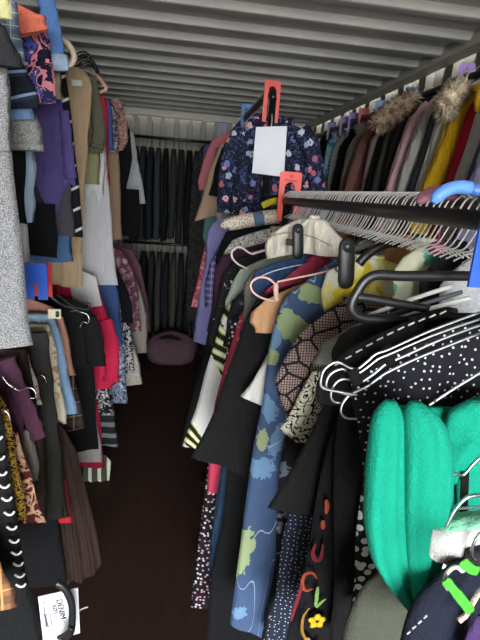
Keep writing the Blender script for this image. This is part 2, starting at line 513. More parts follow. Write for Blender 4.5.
LU = (LX, 2.13, 1, .27); LL = (LX, 1.25, 1, .27); NR = (NX, NZ, -1, .28); FR = (FX, FZ, -1, .26); FL = (FX, 1.60, -1, .26); RW = (RX, RZ, -1, .2)

# ================================================================== upper row along the side wall (near to far)
G = garment
CUFF = plain('#a9bcd6')
G('black_cardigan', 'black cardigan sleeve end above the grey tweed coat, nearest of the upper row', 'cardigan', [(-6, 18), (6, 28), (15, 45), (25, 72)], plain('#2b2b2e'), LU, Y=.97, T=.04, hem=(.0, 0), inner=.2)
G('tweed_coat', 'long salt-and-pepper grey tweed coat hanging nearest the aisle opening', 'coat', [(6, 60), (11, 85), (12, 130), (15, 175), (20, 230), (27, 290), (31, 322), (36, 346)], tweed('#47484b', '#a4a5a6'), LU, Y=1.07, T=.05, fold=(.006, 2),
  sleeves=[([(2, 72), (3, 110), (4, 150)], (20, 21, 20))])
G('yellow_tee', 'pale yellow top, only its sleeve end showing above the black cardigan', 'top', [(2, -12), (9, 0), (15, 21)], plain('#e6e0a4'), LU, Y=1.16, T=.03)
G('striped_shirt', 'dark navy shirt with pale blue stripes above a short tweed sleeve', 'shirt', [(20, 58), (32, 80), (38, 100), (40, 110)], stripes(((0, '#1b2230'), (.45, '#2b3a50'), (.6, '#8fa9c9'), (.72, '#1b2230')), .05, (0, .25, 0), 'Z', 1.0), LU, Y=1.22, T=.03)
G('denim_shirt', 'faded light blue denim shirt hem under the navy striped shirt', 'shirt', [(30, 90), (34, 108), (36, 122)], plain('#7ba0cf'), LU, Y=1.265, T=.03)
G('tweed_jacket', 'short grey tweed jacket with wide cropped sleeve beside the purple poncho', 'jacket', [(26, 96), (37, 118), (41, 132), (45, 150)], tweed('#4a4b4c', '#b9b9b4', 460), LU, Y=1.32, T=.04,
  sleeves=[([(24, 112), (27, 130), (29, 150)], (22, 30, 31))])
G('black_dress', 'narrow black dress between the tweed coat and a pale denim garment', 'dress', [(20, 120), (25, 150), (25, 190), (26, 226)], plain('#17191d'), LU, Y=1.38, T=.03)
G('grey_plaid_shirt', 'grey and blue checked shirt behind the pale yellow top', 'shirt', [(8, -14), (17, 0), (22, 40), (27, 76)], plaid('#8d97a4', '#4b5f7f', '#d7dde2', .03), LU, Y=1.43, T=.03)
G('pale_denim_dress', 'pale washed denim dress with frayed edge, hanging below the tweed jacket', 'dress', [(28, 120), (34, 150), (36, 170), (34, 190), (37, 205), (33, 222)], plain('#a9bed2'), LU, Y=1.48, T=.03)
G('coral_blouse', 'coral orange gathered top above a pink and navy floral one', 'top', [(38, -14), (45, 0), (47, 22), (49, 33)], plain('#ee7f66', var=.05), LU, Y=1.53, T=.04, fold=(.012, 4), hem=(-.02, 0))
G('white_vest', 'white vest strip peeking out beside the tweed coat', 'vest', [(22, 160), (27, 222), (30, 245), (33, 268)], plain('#d9d8d6'), LU, Y=1.58, T=.025)
G('floral_blouse', 'pink, navy and violet floral blouse under the coral top', 'blouse', [(44, 14), (50, 40), (53, 65), (57, 106)], blotch(((0, '#1c1b33'), (.44, '#e88f9c'), (.53, '#2b2a55'), (.58, '#4c55a8'), (.64, '#f0b5b4')), 17, 1.0), LU, Y=1.63, T=.03)
def cuff(root, org, O, ax, nn, loc):
    s, z = loc(59, 65); q = MB()
    p = O + ax*s + np.array([0, 0, z]) + nn*.022
    q.tube([p+np.array([-.0, 0, .022]), p+np.array([.004, 0, -.022])], .031, 14, True, (nn, .6)); q.build('cuff', CUFF, root, org)
G('denim_jacket', 'mid blue denim jacket with a turned-up pale cuff', 'jacket', [(44, -20), (52, 0), (58, 30), (64, 52), (67, 66)], plain('#5a80bb'), LU, Y=1.70, T=.04,
  sleeves=[([(44, -10), (50, 15), (55, 40), (59, 62)], (18, 18, 17, 16), None, .012)], extra=cuff)
G('khaki_vest', 'khaki vest edge showing under the denim cuff', 'vest', [(56, 55), (61, 75), (64, 98)], plain('#a19a82'), LU, Y=1.77, T=.025)
G('black_skirt', 'black knee-length skirt below the purple poncho', 'skirt', [(55, 205), (57, 232), (58, 258)], plain('#15171c'), LU, Y=1.82, T=.03, top='flat')
G('purple_poncho', 'deep purple poncho top with a zigzag hem', 'poncho', [(52, 62), (60, 92), (66, 120), (71, 160), (77, 186)], plain('#5a4f88', var=.06), LU, Y=1.89, T=.05, fold=(.014, 3), hempx=[(20, 178), (38, 182), (44, 196), (50, 209), (57, 218), (59, 205), (64, 190), (69, 181), (74, 186), (80, 188)],
  sleeves=[([(66, 112), (69, 145), (72, 178)], (9, 11, 12))])
G('grey_skirt', 'charcoal grey skirt hem just below the purple poncho', 'skirt', [(70, 178), (73, 205), (75, 235)], plain('#4b4a52'), LU, Y=1.965, T=.03, top='flat')
G('denim_skirt', 'blue denim skirt with a dark patch pocket behind the black skirt', 'skirt', [(69, 205), (72, 235), (73, 262)], plain('#4d6d96'), LU, Y=2.02, T=.03, top='flat', nmat=plain('#3a557b'))
G('striped_tee', 'black top with white side stripes next to the purple poncho', 'top', [(64, 55), (69, 95), (75, 150), (80, 185), (82, 236)], stripes(((0, '#17181b'), (.86, '#dcdcdc')), .075, (0, .5, 0), 'Z'), LU, Y=2.08, T=.03)
def ticket(root, org, O, ax, nn, loc):
    a, b = loc(73, 81), loc(83, 88); q = MB()
    vs = []
    for dn in (.026, .029):
        for s, z in ((a[0], a[1]), (b[0], a[1]), (b[0], b[1]), (a[0], b[1])): vs.append(O+ax*s+nn*dn+np.array([0, 0, z]))
    q.add(vs, [(0,1,2,3),(7,6,5,4),(0,4,5,1),(1,5,6,2),(2,6,7,3),(3,7,4,0)]); o = q.build('size_ticket', plain('#cfe3dc', .6), root, org, False)
    o['label'] = 'small white paper ticket'
G('beige_dress', 'long camel beige dress with a small white ticket at its neck', 'dress', [(85, 70), (93, 84), (91, 110), (88, 150), (84, 190), (82, 240), (83, 286)], plain('#ad9477', var=.07), LU, Y=2.16, T=.04, fold=(.014, 4), neck=.04, extra=ticket, inner=.1)
G('olive_jacket', 'dark olive jacket with a loose hanging sleeve behind the camel dress', 'jacket', [(90, 68), (97, 84), (101, 115), (106, 136), (103, 152)], plain('#5a5a49'), LU, Y=2.30, T=.05, fold=(.012, 3),
  sleeves=[([(93, 78), (97, 105), (100, 130), (98, 148)], (8, 11, 13, 12))])
G('khaki_trousers', 'khaki trousers hanging below the olive jacket', 'trousers', [(98, 130), (100, 160), (100, 186)], plain('#8c8a66'), LU, Y=2.40, T=.035, top='flat')
G('grey_dress', 'long pale grey jersey dress reaching down to the lower row', 'dress', [(99, 118), (106, 150), (109, 190), (113, 240), (119, 286)], plain('#b9b9bb', var=.05), LU, Y=2.50, T=.04, fold=(.012, 3), hem=(.0, .02))
G('grey_shell_blouse', 'pale grey shell blouse with a ragged zigzag hem, over the long grey jersey dress', 'blouse', [(97, 108), (104, 140), (105, 170), (104, 194)], plain('#c6c8ca', var=.05), LU, Y=2.452, T=.025, fold=(.006, 3), hempx=[(60, 186), (83, 184), (88, 200), (92, 190), (96, 189), (99, 204), (102, 198), (107, 188)])
G('red_cardigan', 'bright red cardigan with a pink trim strip', 'cardigan', [(98, 68), (105, 77), (108, 110), (108, 140), (110, 186)], plain('#c8324a', var=.05), LU, Y=2.66, T=.035)
G('blue_blouse', 'medium blue blouse slipped between the red cardigan and a black scrolled one', 'blouse', [(104, 84), (110, 96), (113, 120), (113, 148)], plain('#4f5f9e'), LU, Y=2.80, T=.03)
G('scrolled_blouse', 'black blouse with fine white scroll pattern', 'blouse', [(107, 78), (113, 90), (117, 115), (119, 153)], squiggle('#1a1a1f', '#c9c5c4', 40), LU, Y=2.93, T=.03)
G('tan_dress', 'tan slip dress with long straight side behind the grey jersey dress', 'dress', [(113, 110), (118, 140), (121, 190), (122, 240)], plain('#a38b70'), LU, Y=3.08, T=.03)
G('pink_print_jacket', 'dusty pink and brown paisley jacket near the end of the row', 'jacket', [(113, 90), (120, 100), (127, 120), (129, 138), (123, 151)], blotch(((0, '#6e4b47'), (.42, '#a67f78'), (.52, '#c9a49a'), (.58, '#8a5d58'), (.66, '#c2a59c')), 38, 1.0), LU, Y=3.28, T=.045,
  sleeves=[([(116, 100), (121, 122), (123, 142)], (9, 12, 11))])
G('black_blouse', 'black blouse with a rolled sleeve beyond the paisley jacket', 'blouse', [(119, 90), (125, 102), (130, 130), (132, 158), (126, 193)], plain('#17171a'), LU, Y=3.55, T=.04)
G('black_trousers', 'black trousers under the white tunic at the far end', 'trousers', [(139, 190), (140, 210), (140, 236)], plain('#141518'), LU, Y=3.85, T=.03, top='flat')
G('white_tunic', 'white flared tunic, last before the dark end wall', 'tunic', [(127, 120), (134, 132), (138, 160), (142, 182), (146, 204)], plain('#c3c5cb', var=.04), LU, Y=4.1, T=.04, hem=(-.02, -.03))

# curved ends of big moulded hangers poking out of the upper row
def curved_hanger(label, c, pts, Y, r, mat):
    P = smooth_path([at(px, py, Y) for px, py in pts], 5); o = P[0]
    root = empty('moulded_hanger', o, label, 'hanger')
    q = MB(); q.tube(P, r, 10, True, ((0, 1, 0), .8)); q.build('shoulder_bar', mat, root, o)
    e = MB(); a = P[-1]; b = P[-2]; d = (a-b)/np.linalg.norm(a-b)
    e.tube([a-d*.004, a+d*.006, a+d*.012], [r*1.12, r*1.15, r*.5], 10); e.build('end_cap', mat, root, o)
curved_hanger('cream moulded hanger end curling out beside the denim cuff', '', [(58, 38), (66, 42), (72, 50), (74, 58), (71, 64), (66, 66)], 1.82, .010, plastic('#cdbb9e'))
curved_hanger('pale pink hanger end curling over the red cardigan', '', [(90, 72), (97, 76), (103, 83), (106, 89), (101, 92)], 2.58, .009, plastic('#dcae9a'))
for i, (pts, Y) in enumerate((([(72, 62), (78, 55), (84, 53), (88, 56)], 2.04), ([(74, 66), (82, 60), (90, 60), (95, 66)], 2.23), ([(80, 70), (86, 64), (93, 65), (97, 71)], 2.44))):
    curved_hanger(['black hanger top arching highest above the camel dress', 'black hanger top just over the neck of the camel dress', 'black hanger top arching over the olive jacket'][i], '', pts, Y, .008, BLACKPL)

# ================================================================== lower row along the side wall (near to far)
G('brown_check_shirt', 'tan and brown checked shirt corner, lowest and nearest of the lower row', 'shirt', [(-10, 552), (0, 560), (9, 582), (19, 606)], plaid('#8a6243', '#5a3d2a', '#c0925f', .05), LL, Y=.86, T=.03, top='flat')
def rick(root, org, O, ax, nn, loc):
    # white rickrack braid down the front edge
    edge = [(3, 418), (8, 460), (14, 492), (20, 527), (25, 556), (28, 580)]
    q = MB(); P = smooth_path([O+ax*loc(px-3, py)[0]+np.array([0, 0, loc(px-3, py)[1]])+nn*.026 for px, py in edge], 5)
    for p in P[2::2]:
        a = np.array(p); q = MB()
        q.tube(smooth_path([a-ax*.011+np.array([0, 0, .004]), a-ax*.003-np.array([0, 0, .003]), a+ax*.005-np.array([0, 0, .002]), a+ax*.010+np.array([0, 0, .005])], 3), .0024, 6)
        o = q.build('rickrack_stripe', plain('#e4e2dc'), root, org); o['label'] = 'white rickrack stripe'
G('black_tunic', 'long black tunic edged with white rickrack braid', 'tunic', [(-2, 400), (4, 425), (9, 465), (20, 527), (28, 578), (44, 642)], plain('#1d1f20'), LL, Y=.98, T=.03, extra=rick, top='flat')
G('gold_print_scarf', 'black and gold chain print blouse, a narrow strip showing', 'blouse', [(0, 395), (9, 410), (14, 432), (20, 480), (29, 522)], squiggle('#1b1712', '#c79b3b', 60, .43, .6), LL, Y=1.06, T=.025)
G('leaf_print_skirt', 'skirt printed with cream leaves on deep red', 'skirt', [(18, 432), (26, 460), (36, 492), (47, 519)], blotch(((0, '#4d1a1d'), (.5, '#b98c6d'), (.56, '#c9a486'), (.63, '#5a1f20')), 16, 2.2), LL, Y=1.12, T=.03, top='flat', hem=(-.03, -.02))
G('maroon_trousers', 'maroon trousers with one leg swung out over the other clothes', 'trousers', [(8, 348), (16, 358), (22, 400), (26, 438)], plain('#46283a'), LL, Y=1.19, T=.03, top='flat',
  sleeves=[([(8, 356), (20, 385), (32, 412), (41, 434)], (18, 18, 17, 15))])
G('greige_skirt', 'greige frayed skirt strip next to the leaf print skirt', 'skirt', [(32, 430), (36, 445), (41, 482)], plain('#8a8078'), LL, Y=1.25, T=.025, top='flat')
G('brown_trousers', 'dark brown trousers behind the maroon pair', 'trousers', [(27, 350), (35, 390), (42, 430), (50, 520)], plain('#33271f'), LL, Y=1.31, T=.03, top='flat')
G('printed_tee', 'white and salmon print top glimpsed between dark trousers', 'top', [(28, 355), (35, 375), (43, 402)], blotch(((0, '#d8d2cb'), (.52, '#c77b6a'), (.58, '#e6e0da')), 30, .6), LL, Y=1.37, T=.025)
G('charcoal_trousers', 'long charcoal trousers with a glint of red at the hem', 'trousers', [(40, 322), (46, 350), (52, 390), (60, 450), (66, 500), (71, 516)], plain('#2c2b29'), LL, Y=1.46, T=.035, top='flat',
  sleeves=[([(40, 330), (46, 390), (52, 450), (56, 512)], (18, 20, 21, 22))])
G('red_lining_skirt', 'red skirt tip showing under the charcoal trousers', 'skirt', [(66, 480), (72, 520)], plain('#b8262c'), LL, Y=1.535, T=.02, top='flat')
G('beige_floral_trousers', 'cream trousers printed with small peach flowers', 'trousers', [(50, 326), (56, 350), (62, 390), (67, 425)], blotch(((0, '#b98f6e'), (.38, '#d6ccb5'), (.58, '#c9996f'), (.63, '#8d8f78')), 34, .6), LL, Y=1.59, T=.03, top='flat')
G('light_jeans', 'light blue faded jeans', 'jeans', [(53, 312), (60, 330), (68, 370), (78, 414)], plain('#7f9cba', var=.16), LL, Y=1.67, T=.035, top='flat', nmat=plain('#9ab3c6'))
G('salmon_blouse', 'salmon pink blouse beside the light blue jeans', 'blouse', [(56, 304), (64, 318), (70, 345), (76, 376)], plain('#bd8672'), LL, Y=1.77, T=.03)
G('check_trousers', 'dark brown checked trousers under the salmon blouse', 'trousers', [(70, 350), (76, 385), (86, 430)], plaid('#2e2a2a', '#4e4038', '#8b7a68', .06), LL, Y=1.84, T=.03, top='flat')
G('black_wrap_skirt', 'long black wrap skirt behind the charcoal trousers, ending above the printed card', 'skirt', [(46, 430), (54, 480), (60, 530), (66, 586)], plain('#121215'), LL, Y=1.506, T=.016, fold=(.004, 3), top='flat')
G('brown_skirt', 'long dark chocolate skirt, longest of the lower row, nearly brushing the floor', 'skirt', [(62, 425), (76, 450), (90, 505), (99, 550), (103, 566)], plain('#30221d'), LL, Y=1.555, T=.03, fold=(.010, 3), hempx=[(-40, 590), (40, 588), (65, 582), (85, 578), (96, 570), (104, 562)], top='flat', edge2=[(48, 425), (56, 500), (62, 582)])
G('black_shirt', 'black short-sleeved shirt hanging before the red and white dress', 'shirt', [(88, 305), (96, 318), (101, 340), (106, 366)], plain('#191b1d'), LL, Y=2.02, T=.035, sleeves=[([(90, 315), (95, 340), (97, 362)], (14, 18, 19))])
G('black_jeans', 'slim black jeans below the black short-sleeved shirt', 'jeans', [(92, 350), (96, 400), (98, 450)], plain('#131415'), LL, Y=2.10, T=.03, top='flat')
G('pale_skirt', 'pale pinkish grey skirt hem low behind the jeans', 'skirt', [(88, 395), (95, 410), (103, 462)], plain('#aaa09e'), LL, Y=2.18, T=.03, top='flat')
G('crimson_skirt', 'narrow crimson skirt strip next to the pale skirt', 'skirt', [(97, 400), (101, 425), (104, 466)], plain('#a01f3e'), LL, Y=2.26, T=.025, top='flat')
def panel(root, org, O, ax, nn, loc):
    pts = [(70, 276), (84, 270), (97, 276), (103, 304), (88, 306), (74, 298)]
    q = MB(); v = []
    for dn in (.03, .034):
        for px, py in pts:
            s, z = loc(px, py); v.append(O+ax*s+np.array([0, 0, z])+nn*dn)
    n = len(pts)
    q.add(v, [tuple(range(n)), tuple(reversed(range(n, 2*n)))] + [(i, (i+1) % n, n+(i+1) % n, n+i) for i in range(n)])
    o = q.build('yoke', plain('#c9c6c4'), root, org, False); o['label'] = 'white yoke'
G('red_dress', 'crimson red dress with a white yoke, brightest of the lower row', 'dress', [(86, 258), (97, 268), (103, 300), (112, 330), (119, 352), (119, 378), (111, 388)], plain('#bf2347', var=.05), LL, Y=2.36, T=.045, fold=(.016, 3), extra=panel,
  sleeves=[([(106, 318), (112, 345), (112, 378)], (13, 15, 14))])
G('monochrome_floral_skirt', 'black and white floral skirt under the crimson dress', 'skirt', [(104, 368), (108, 385), (113, 415)], blotch(((0, '#15151a'), (.48, '#d9d6d6'), (.54, '#1a1a1d'), (.62, '#cfcccc')), 30, 1.5), LL, Y=2.5, T=.03, top='flat')
G('dark_plaid_skirt', 'dark skirt with wide pale grey bands, hanging low', 'skirt', [(112, 395), (115, 415), (118, 446)], stripes(((0, '#222526'), (.6, '#777c7c')), .07, axis='Z'), LL, Y=2.62, T=.03, top='flat')
G('blue_dress', 'plain blue dress between the crimson dress and the navy floral one', 'dress', [(113, 278), (118, 290), (121, 320), (122, 346)], plain('#3f5a8c'), LL, Y=2.74, T=.03)
G('navy_floral_dress', 'navy dress sprigged with small white flowers', 'dress', [(114, 280), (120, 300), (124, 340), (128, 402)], blotch(((0, '#3a4663'), (.47, '#a9b0c0'), (.52, '#46516d'), (.6, '#c2c6cf')), 55, .6), LL, Y=2.9, T=.035)
G('black_cape', 'black rounded cape sleeve above a white floral skirt', 'cape', [(118, 270), (126, 285), (132, 305), (134, 322)], plain('#15161a'), LL, Y=3.06, T=.04)
G('white_floral_skirt', 'white skirt with black flowers near the far end of the lower row', 'skirt', [(124, 310), (131, 330), (135, 372)], blotch(((0, '#1d1d22'), (.46, '#c9c6c6'), (.58, '#222226')), 30, 1.2), LL, Y=3.2, T=.03, top='flat')
G('fluffy_cream_scarf', 'fluffy cream scarf end above the floor', 'scarf', [(134, 345), (140, 365), (142, 384)], tweed('#8f897a', '#d6d0c0', 120), LL, Y=3.32, T=.035, top='flat')
G('mauve_cardigan', 'mauve pink cardigan with spotted edge, far along the lower row', 'cardigan', [(122, 250), (131, 266), (138, 290), (141, 332)], blotch(((0, '#6b4452'), (.5, '#9a6b7a'), (.58, '#c4a3a6')), 28, .5), LL, Y=3.5, T=.04)
G('cream_blouse', 'cream pale blouse trailing lowest at the far end', 'blouse', [(131, 268), (141, 290), (147, 315), (147, 352)], plain('#a59c92'), LL, Y=3.68, T=.04, fold=(.012, 3))
G('rose_dress', 'dusty rose dress, last of the lower row', 'dress', [(133, 250), (141, 266), (148, 300), (151, 332)], plain('#7c5560'), LL, Y=3.95, T=.04)
G('trailing_sash', 'olive and white sash end trailing near the floor', 'sash', [(106, 455), (112, 462), (109, 480), (101, 500)], stripes(((0, '#3a3c30'), (.6, '#b7b7a8')), .05, axis='X'), LL, Y=2.44, T=.025, top='flat', inner=-.2, inflare=0)

# wire hooks sticking out of the lower row
def wire_piece(label, pts, Y, r=.0022, mat=None, name='wire_hanger', bar=None, k=5):
    P = smooth_path([at(*p[:2], p[2] if len(p) > 2 else Y) for p in pts], k); o = P[0]
    root = empty(name, o, label, 'hanger')
    q = MB(); q.tube(P, r, 7); q.build('hook', mat or WHITEWIRE, root, o)
    for bpts, bn, bm, br in (bar or []):
        q = MB(); q.tube(smooth_path([at(*p[:2], p[2] if len(p) > 2 else Y) for p in bpts], 4), br, 7); q.build(bn, bm or mat or WHITEWIRE, root, o)
    return root
SILV = metal('#d5d6d6', .25)
wire_piece('silver hook lying over the brown trousers', [(14, 388), (20, 391), (27, 388), (33, 389), (36, 394), (35, 398), (30, 398)], 1.13, .002, SILV, bar=[([(14, 388), (8, 384), (2, 376)], 'shoulder_bar', SILV, .002)])
wire_piece('silver ring hook high on the charcoal trousers', [(38, 378), (41, 375), (45, 378), (46, 383), (43, 385)], 1.40, .002, SILV, bar=[([(38, 378), (36, 384), (38, 390)], 'shoulder_bar', SILV, .002)])
wire_piece('silver hook above the gold chain print blouse', [(1, 411), (5, 411), (9, 415), (10, 421), (8, 424)], 1.0, .002, SILV, bar=[([(1, 411), (-3, 414), (-6, 420)], 'shoulder_bar', SILV, .002)])
wire_piece('silver wire hanger on the black short-sleeved shirt', [(81, 325), (83, 322), (88, 323), (89, 318), (86, 314), (78, 312)], 1.96, .0024, SILV, bar=[([(69, 311), (76, 311), (84, 313)], 'shoulder_bar', SILV, .0024), ([(81, 325), (80, 328)], 'hook_tip', SILV, .003)])
wire_piece('thin black wire hanger lying across the white yoke', [(62, 298), (72, 306), (82, 309), (89, 309), (90, 304), (84, 302), (74, 300)], 1.93, .003, BLACKPL, bar=[([(56, 294), (62, 298)], 'shoulder_bar', BLACKPL, .003)])
wire_piece('black wire hanger tangled above the black shirt', [(48, 292), (60, 304), (72, 308), (80, 312)], 1.72, .0035, BLACKPL, bar=[([(48, 292), (54, 300), (66, 307)], 'shoulder_bar', BLACKPL, .0035)])
# trouser clip on the salmon blouse / jeans
q0 = at(56, 313, 1.62)
root = empty('trouser_clip', q0, 'cream plastic trouser clip on the waistband of the light jeans', 'clip')
m = MB(); m.box(q0+np.array([-.022, -.014, -.016]), q0+np.array([.018, -.006, .016])); m.build('jaw', plastic('#cfc7a8'), root, q0, False)
m = MB(); m.tube([q0+np.array([.008, -.016, -.008]), q0+np.array([.008, -.016, .010])], .006, 8); m.build('spring', metal('#4f7a4f'), root, q0)

# ================================================================== end wall: two rows of dark clothes seen edge-on
darks = ['#26292d', '#31363a', '#202326', '#3c4145', '#1c1e20', '#353b40', '#282b30', '#1d1f22', '#3d434a', '#26282c']
def end_wall_row(z, n, x0, dx, length, names, labels, grp, mats):
    for i in range(n):
        x = x0 + dx*i; O = np.array([x, BY, z]); rs = random.Random(i*7+int(z*10))
        L = length*(.94+.06*rs.random()); T = dx*.86
        m = MB(); rings = []
        for iv in range(22):
            v = iv/21; ring = []
            zz = z-.09 - L*v
            wd = (.06+.15*min(1, v*7)**.6) + .02*v
            for j in range(22):
                a = 2*math.pi*j/22
                s = wd*math.copysign(abs(math.cos(a))**.7, math.cos(a))
                d = T*.5*math.copysign(abs(math.sin(a))**.35, math.sin(a))*(.75+.25*min(1, v*5))
                ring.append(np.array([x+d+.004*math.sin(6*v+i), BY+s, zz+.006*math.sin(3*a)*v]))
            rings.append(ring)
        m.loft(rings)
        root = empty(names[i % len(names)], O, labels[i], 'dress' if 'dress' in names[i % len(names)] else 'trousers' if 'trousers' in names[i % len(names)] else 'jacket', grp)
        m.build('body', mats[i % len(mats)], root, O)
        h = MB(); h.tube(hook_path(O, np.array([0, 1.0, 0]), None, .095, .019, -1), .003, 6); h.build('hanger_hook', metal('#8b8d90'), root, O)
ord_ = ['first', 'second', 'third', 'fourth', 'fifth', 'sixth', 'seventh', 'eighth', 'ninth', 'tenth', 'eleventh', 'twelfth']
end_wall_row(2.06, 12, -.40, .072, .87, ['black_jacket'], ['black jacket on the upper end-wall rail, %s counted from the white tunic' % o for o in ord_], 'dark jackets along the end wall', [plain(c) for c in darks])
end_wall_row(1.075, 10, -.30, .074, .84, ['dark_trousers'], ['dark trousers on the lower end-wall rail, %s counted from the rose dress' % o for o in ord_[:10]], 'dark trousers along the end wall', [plain(c) for c in ('#262a30', '#31363e', '#42463f', '#22252a', '#4a4e40', '#2a2e34', '#1f2226')])
# bundle on the floor at the end
def bundle(name, label, cat, c, sx, sy, sz, mat, seed):
    rs = random.Random(seed); m = MB(); rings = []
    for i in range(15):
        a = math.pi*(i/14); r = math.sin(a)**.55 if 0 < i < 14 else .02
        zz = sz*.5*(1-math.cos(a))
        rings.append([np.array([c[0]+sx*r*math.copysign(abs(math.cos(b))**.6, math.cos(b))*(1+.05*math.sin(5*b+i)), c[1]+sy*r*math.copysign(abs(math.sin(b))**.6, math.sin(b))*(1+.05*math.sin(4*b+2*i)), .003+zz*(1+.06*math.sin(3*b+seed))]) for b in [2*math.pi*j/28 for j in range(28)]])
    m.loft(rings); root = empty(name, (c[0], c[1], 0), label, cat)
    m.build('bag_body', mat, root, (c[0], c[1], 0))
    q = MB(); q.tube(smooth_path([(c[0]-sx*.6, c[1]-sy*.5, sz*.86), (c[0]-sx*.2, c[1]-sy*.7, sz*.97), (c[0]+sx*.3, c[1]-sy*.6, sz*.9), (c[0]+sx*.7, c[1]-sy*.55, sz*.8)], 5), .014, 8); q.build('strap', plain('#1d1a1d'), root, (c[0], c[1], 0))
bundle('fabric_bag', 'slumped dusky mauve fabric bag on the floor below the end wall', 'bag', (.0, 4.36), .24, .16, .30, plain('#5d4650', wrinkle=1.6), 3)

# ================================================================== tall rack further back (far to near)
G('charcoal_floral_dress', 'charcoal dress with faint brown flowers, furthest on the tall rack', 'dress', [(203, 138), (193, 160), (189, 210), (187, 260), (185, 320)], blotch(((0, '#232326'), (.5, '#3d3835'), (.6, '#2a2a2d')), 30, 1), FR, Y=4.35, T=.05)
G('violet_shirt', 'violet blue shirt shoulder on the tall rack', 'shirt', [(212, 132), (204, 146), (202, 170), (200, 205)], plain('#5d5b92'), FR, Y=4.05, T=.05)
G('coral_blouse', 'coral pink blouse with short sleeve on the tall rack', 'blouse', [(212, 140), (203, 160), (198, 182), (199, 190)], plain('#d98088'), FR, Y=3.78, T=.05)
G('teal_dress', 'sea green dress with pointed hem on the tall rack', 'dress', [(216, 148), (210, 180), (205, 212), (203, 235), (208, 256)], plain('#63938a'), FR, Y=3.5, T=.05)
G('tan_blouse', 'sandy tan long-sleeved blouse on the tall rack', 'blouse', [(219, 146), (208, 175), (201, 200), (195, 221)], plain('#c7a98a'), FR, Y=3.28, T=.05, hem=(.05, .1))
G('black_tee', 'black top whose sleeve hangs over the sea green dress', 'top', [(222, 148), (215, 168), (209, 196)], plain('#1b1c22'), FR, Y=3.05, T=.05, hem=(.0, 0))
G('cream_slip', 'cream slip edge just behind the dark patterned blouse', 'slip', [(224, 150), (219, 180), (216, 215), (219, 228)], plain('#cdbfb4'), FR, Y=2.85, T=.04)
BLOUSE = floral('#17182a', ['#b5bfcd', '#c98088', '#6a78a8', '#d6a0a4', '#8fa3bb', '#a85f6c'], '#45527c', 22, .36, 1.3)
def paper(root, org, O, ax, nn, loc): pass
def blouse_front(root, org, O, ax, nn, loc):
    q = MB(); P = [O+ax*loc(px, py)[0]+np.array([0, 0, loc(px, py)[1]])+nn*.034 for px, py in ((271, 128), (270, 160), (269, 190), (268, 214))]
    q.tube(P, .007, 8, True, (nn, .3)); pk = q.build('button_placket', plain('#1d1e2c'), root, org)
    for py in (182, 192, 203):
        s_, z_ = loc(269.3, py); c = O+ax*s_+np.array([0, 0, z_])+nn*.036; b = MB(); b.tube([c, c+nn*.003], .0045, 10); b.build('button', plastic('#3a3c52'), pk, org)
    q = MB(); L = lambda px, py, d: O+ax*loc(px, py)[0]+np.array([0, 0, loc(px, py)[1]])+nn*d
    q.tube(smooth_path([L(249, 122, -.005), L(256, 122, .02), L(266, 129, .035), L(271, 134, .037), L(278, 130, .035), L(288, 122, .02), L(294, 121, -.005)], 4), .014, 8, True, (nn, .5)); q.build('collar', BLOUSE, root, org)
G('patterned_blouse', 'navy blouse with pale pink and blue paisley swirls, turned towards the door', 'blouse', [(246, 126), (238, 133), (231, 160), (229, 190), (228, 216)], BLOUSE, FR, Y=2.44, T=.045,
  edge2=[(298, 124), (308, 132), (312, 160), (312, 190), (312, 215)], neck=.055, neckw=.06, fold=(.008, 4), extra=blouse_front,
  sleeves=[([(243, 131), (232, 150), (226, 178), (224, 212)], (18, 19, 17, 15)), ([(299, 130), (310, 150), (315, 180), (316, 212)], (18, 19, 17, 15))], hang=('wire', 'white wire hanger inside the navy paisley blouse', None))
# lower stub rail in front of the tall rack
G('red_print_dress', 'coral red printed dress low on the far side of the rack', 'dress', [(215, 226), (206, 240), (199, 270), (192, 306)], blotch(((0, '#7d3c4a'), (.46, '#b95d69'), (.56, '#d9858c'), (.62, '#6b3f55')), 26, 1), FL, Y=2.295, T=.03)
G('lavender_dress', 'lavender blue long dress with a strap neckline', 'dress', [(216, 219), (207, 230), (205, 262), (199, 300), (192, 341)], plain('#7d7bac'), FL, Y=2.24, T=.03, neck=.02, hem=(-.02, 0))
G('lavender_plaid_shirt', 'lavender shirt with navy check, over the long lavender dress', 'shirt', [(222, 240), (210, 262), (205, 285), (204, 306)], plaid('#7573a4', '#35345c', '#a9a8cd', .03), FL, Y=2.18, T=.03)
G('black_lace_dress', 'long black dress with pale flowers scattered along its edge', 'dress', [(226, 232), (216, 255), (213, 300), (205, 350), (190, 400), (178, 445)], blotch(((0, '#111114'), (.63, '#111114'), (.68, '#77757a')), 34, .4), FL, Y=2.08, T=.035, fold=(.01, 4))

# ================================================================== right-wall coats (far to near)
def coat(name, label, cat, edge, mat, Y=None, tipx=.93, sleeve=True, extra=None, T=.045, hk=None, w=13, **k):
    if Y is None: Y = at_x(*edge[0], tipx)[1]
    sl = []
    if sleeve:
        d = math.sqrt(Y*Y+.9)
        e = edge; wd = .075*F/Y
        sl = [([(px+wd*.42, py+6) for px, py in e], (wd*.75, wd*.8, wd*.75))]
    return G(name, label, cat, edge, mat, RW, Y=Y, T=T, yaw=-.4, sleeves=sl, inner=.16, inflare=.02, extra=extra, neck=.07,
             hang=('wire', 'white wire hanger holding the ' + hk, None) if hk else None, **k)
def ext(e, dy=150):      # continue the contour below the near rack's rail
    (x1, y1), (x2, y2) = e[-2], e[-1]; s = (x2-x1)/(y2-y1)
    return e + [(x2+s*dy*.7, y2+dy)]
coat('black_coat', 'black coat in the far corner behind the cyan print jacket', 'coat', ext([(326, 128), (318, 145), (314, 200)], 100), plain('#151517'), Y=4.35)
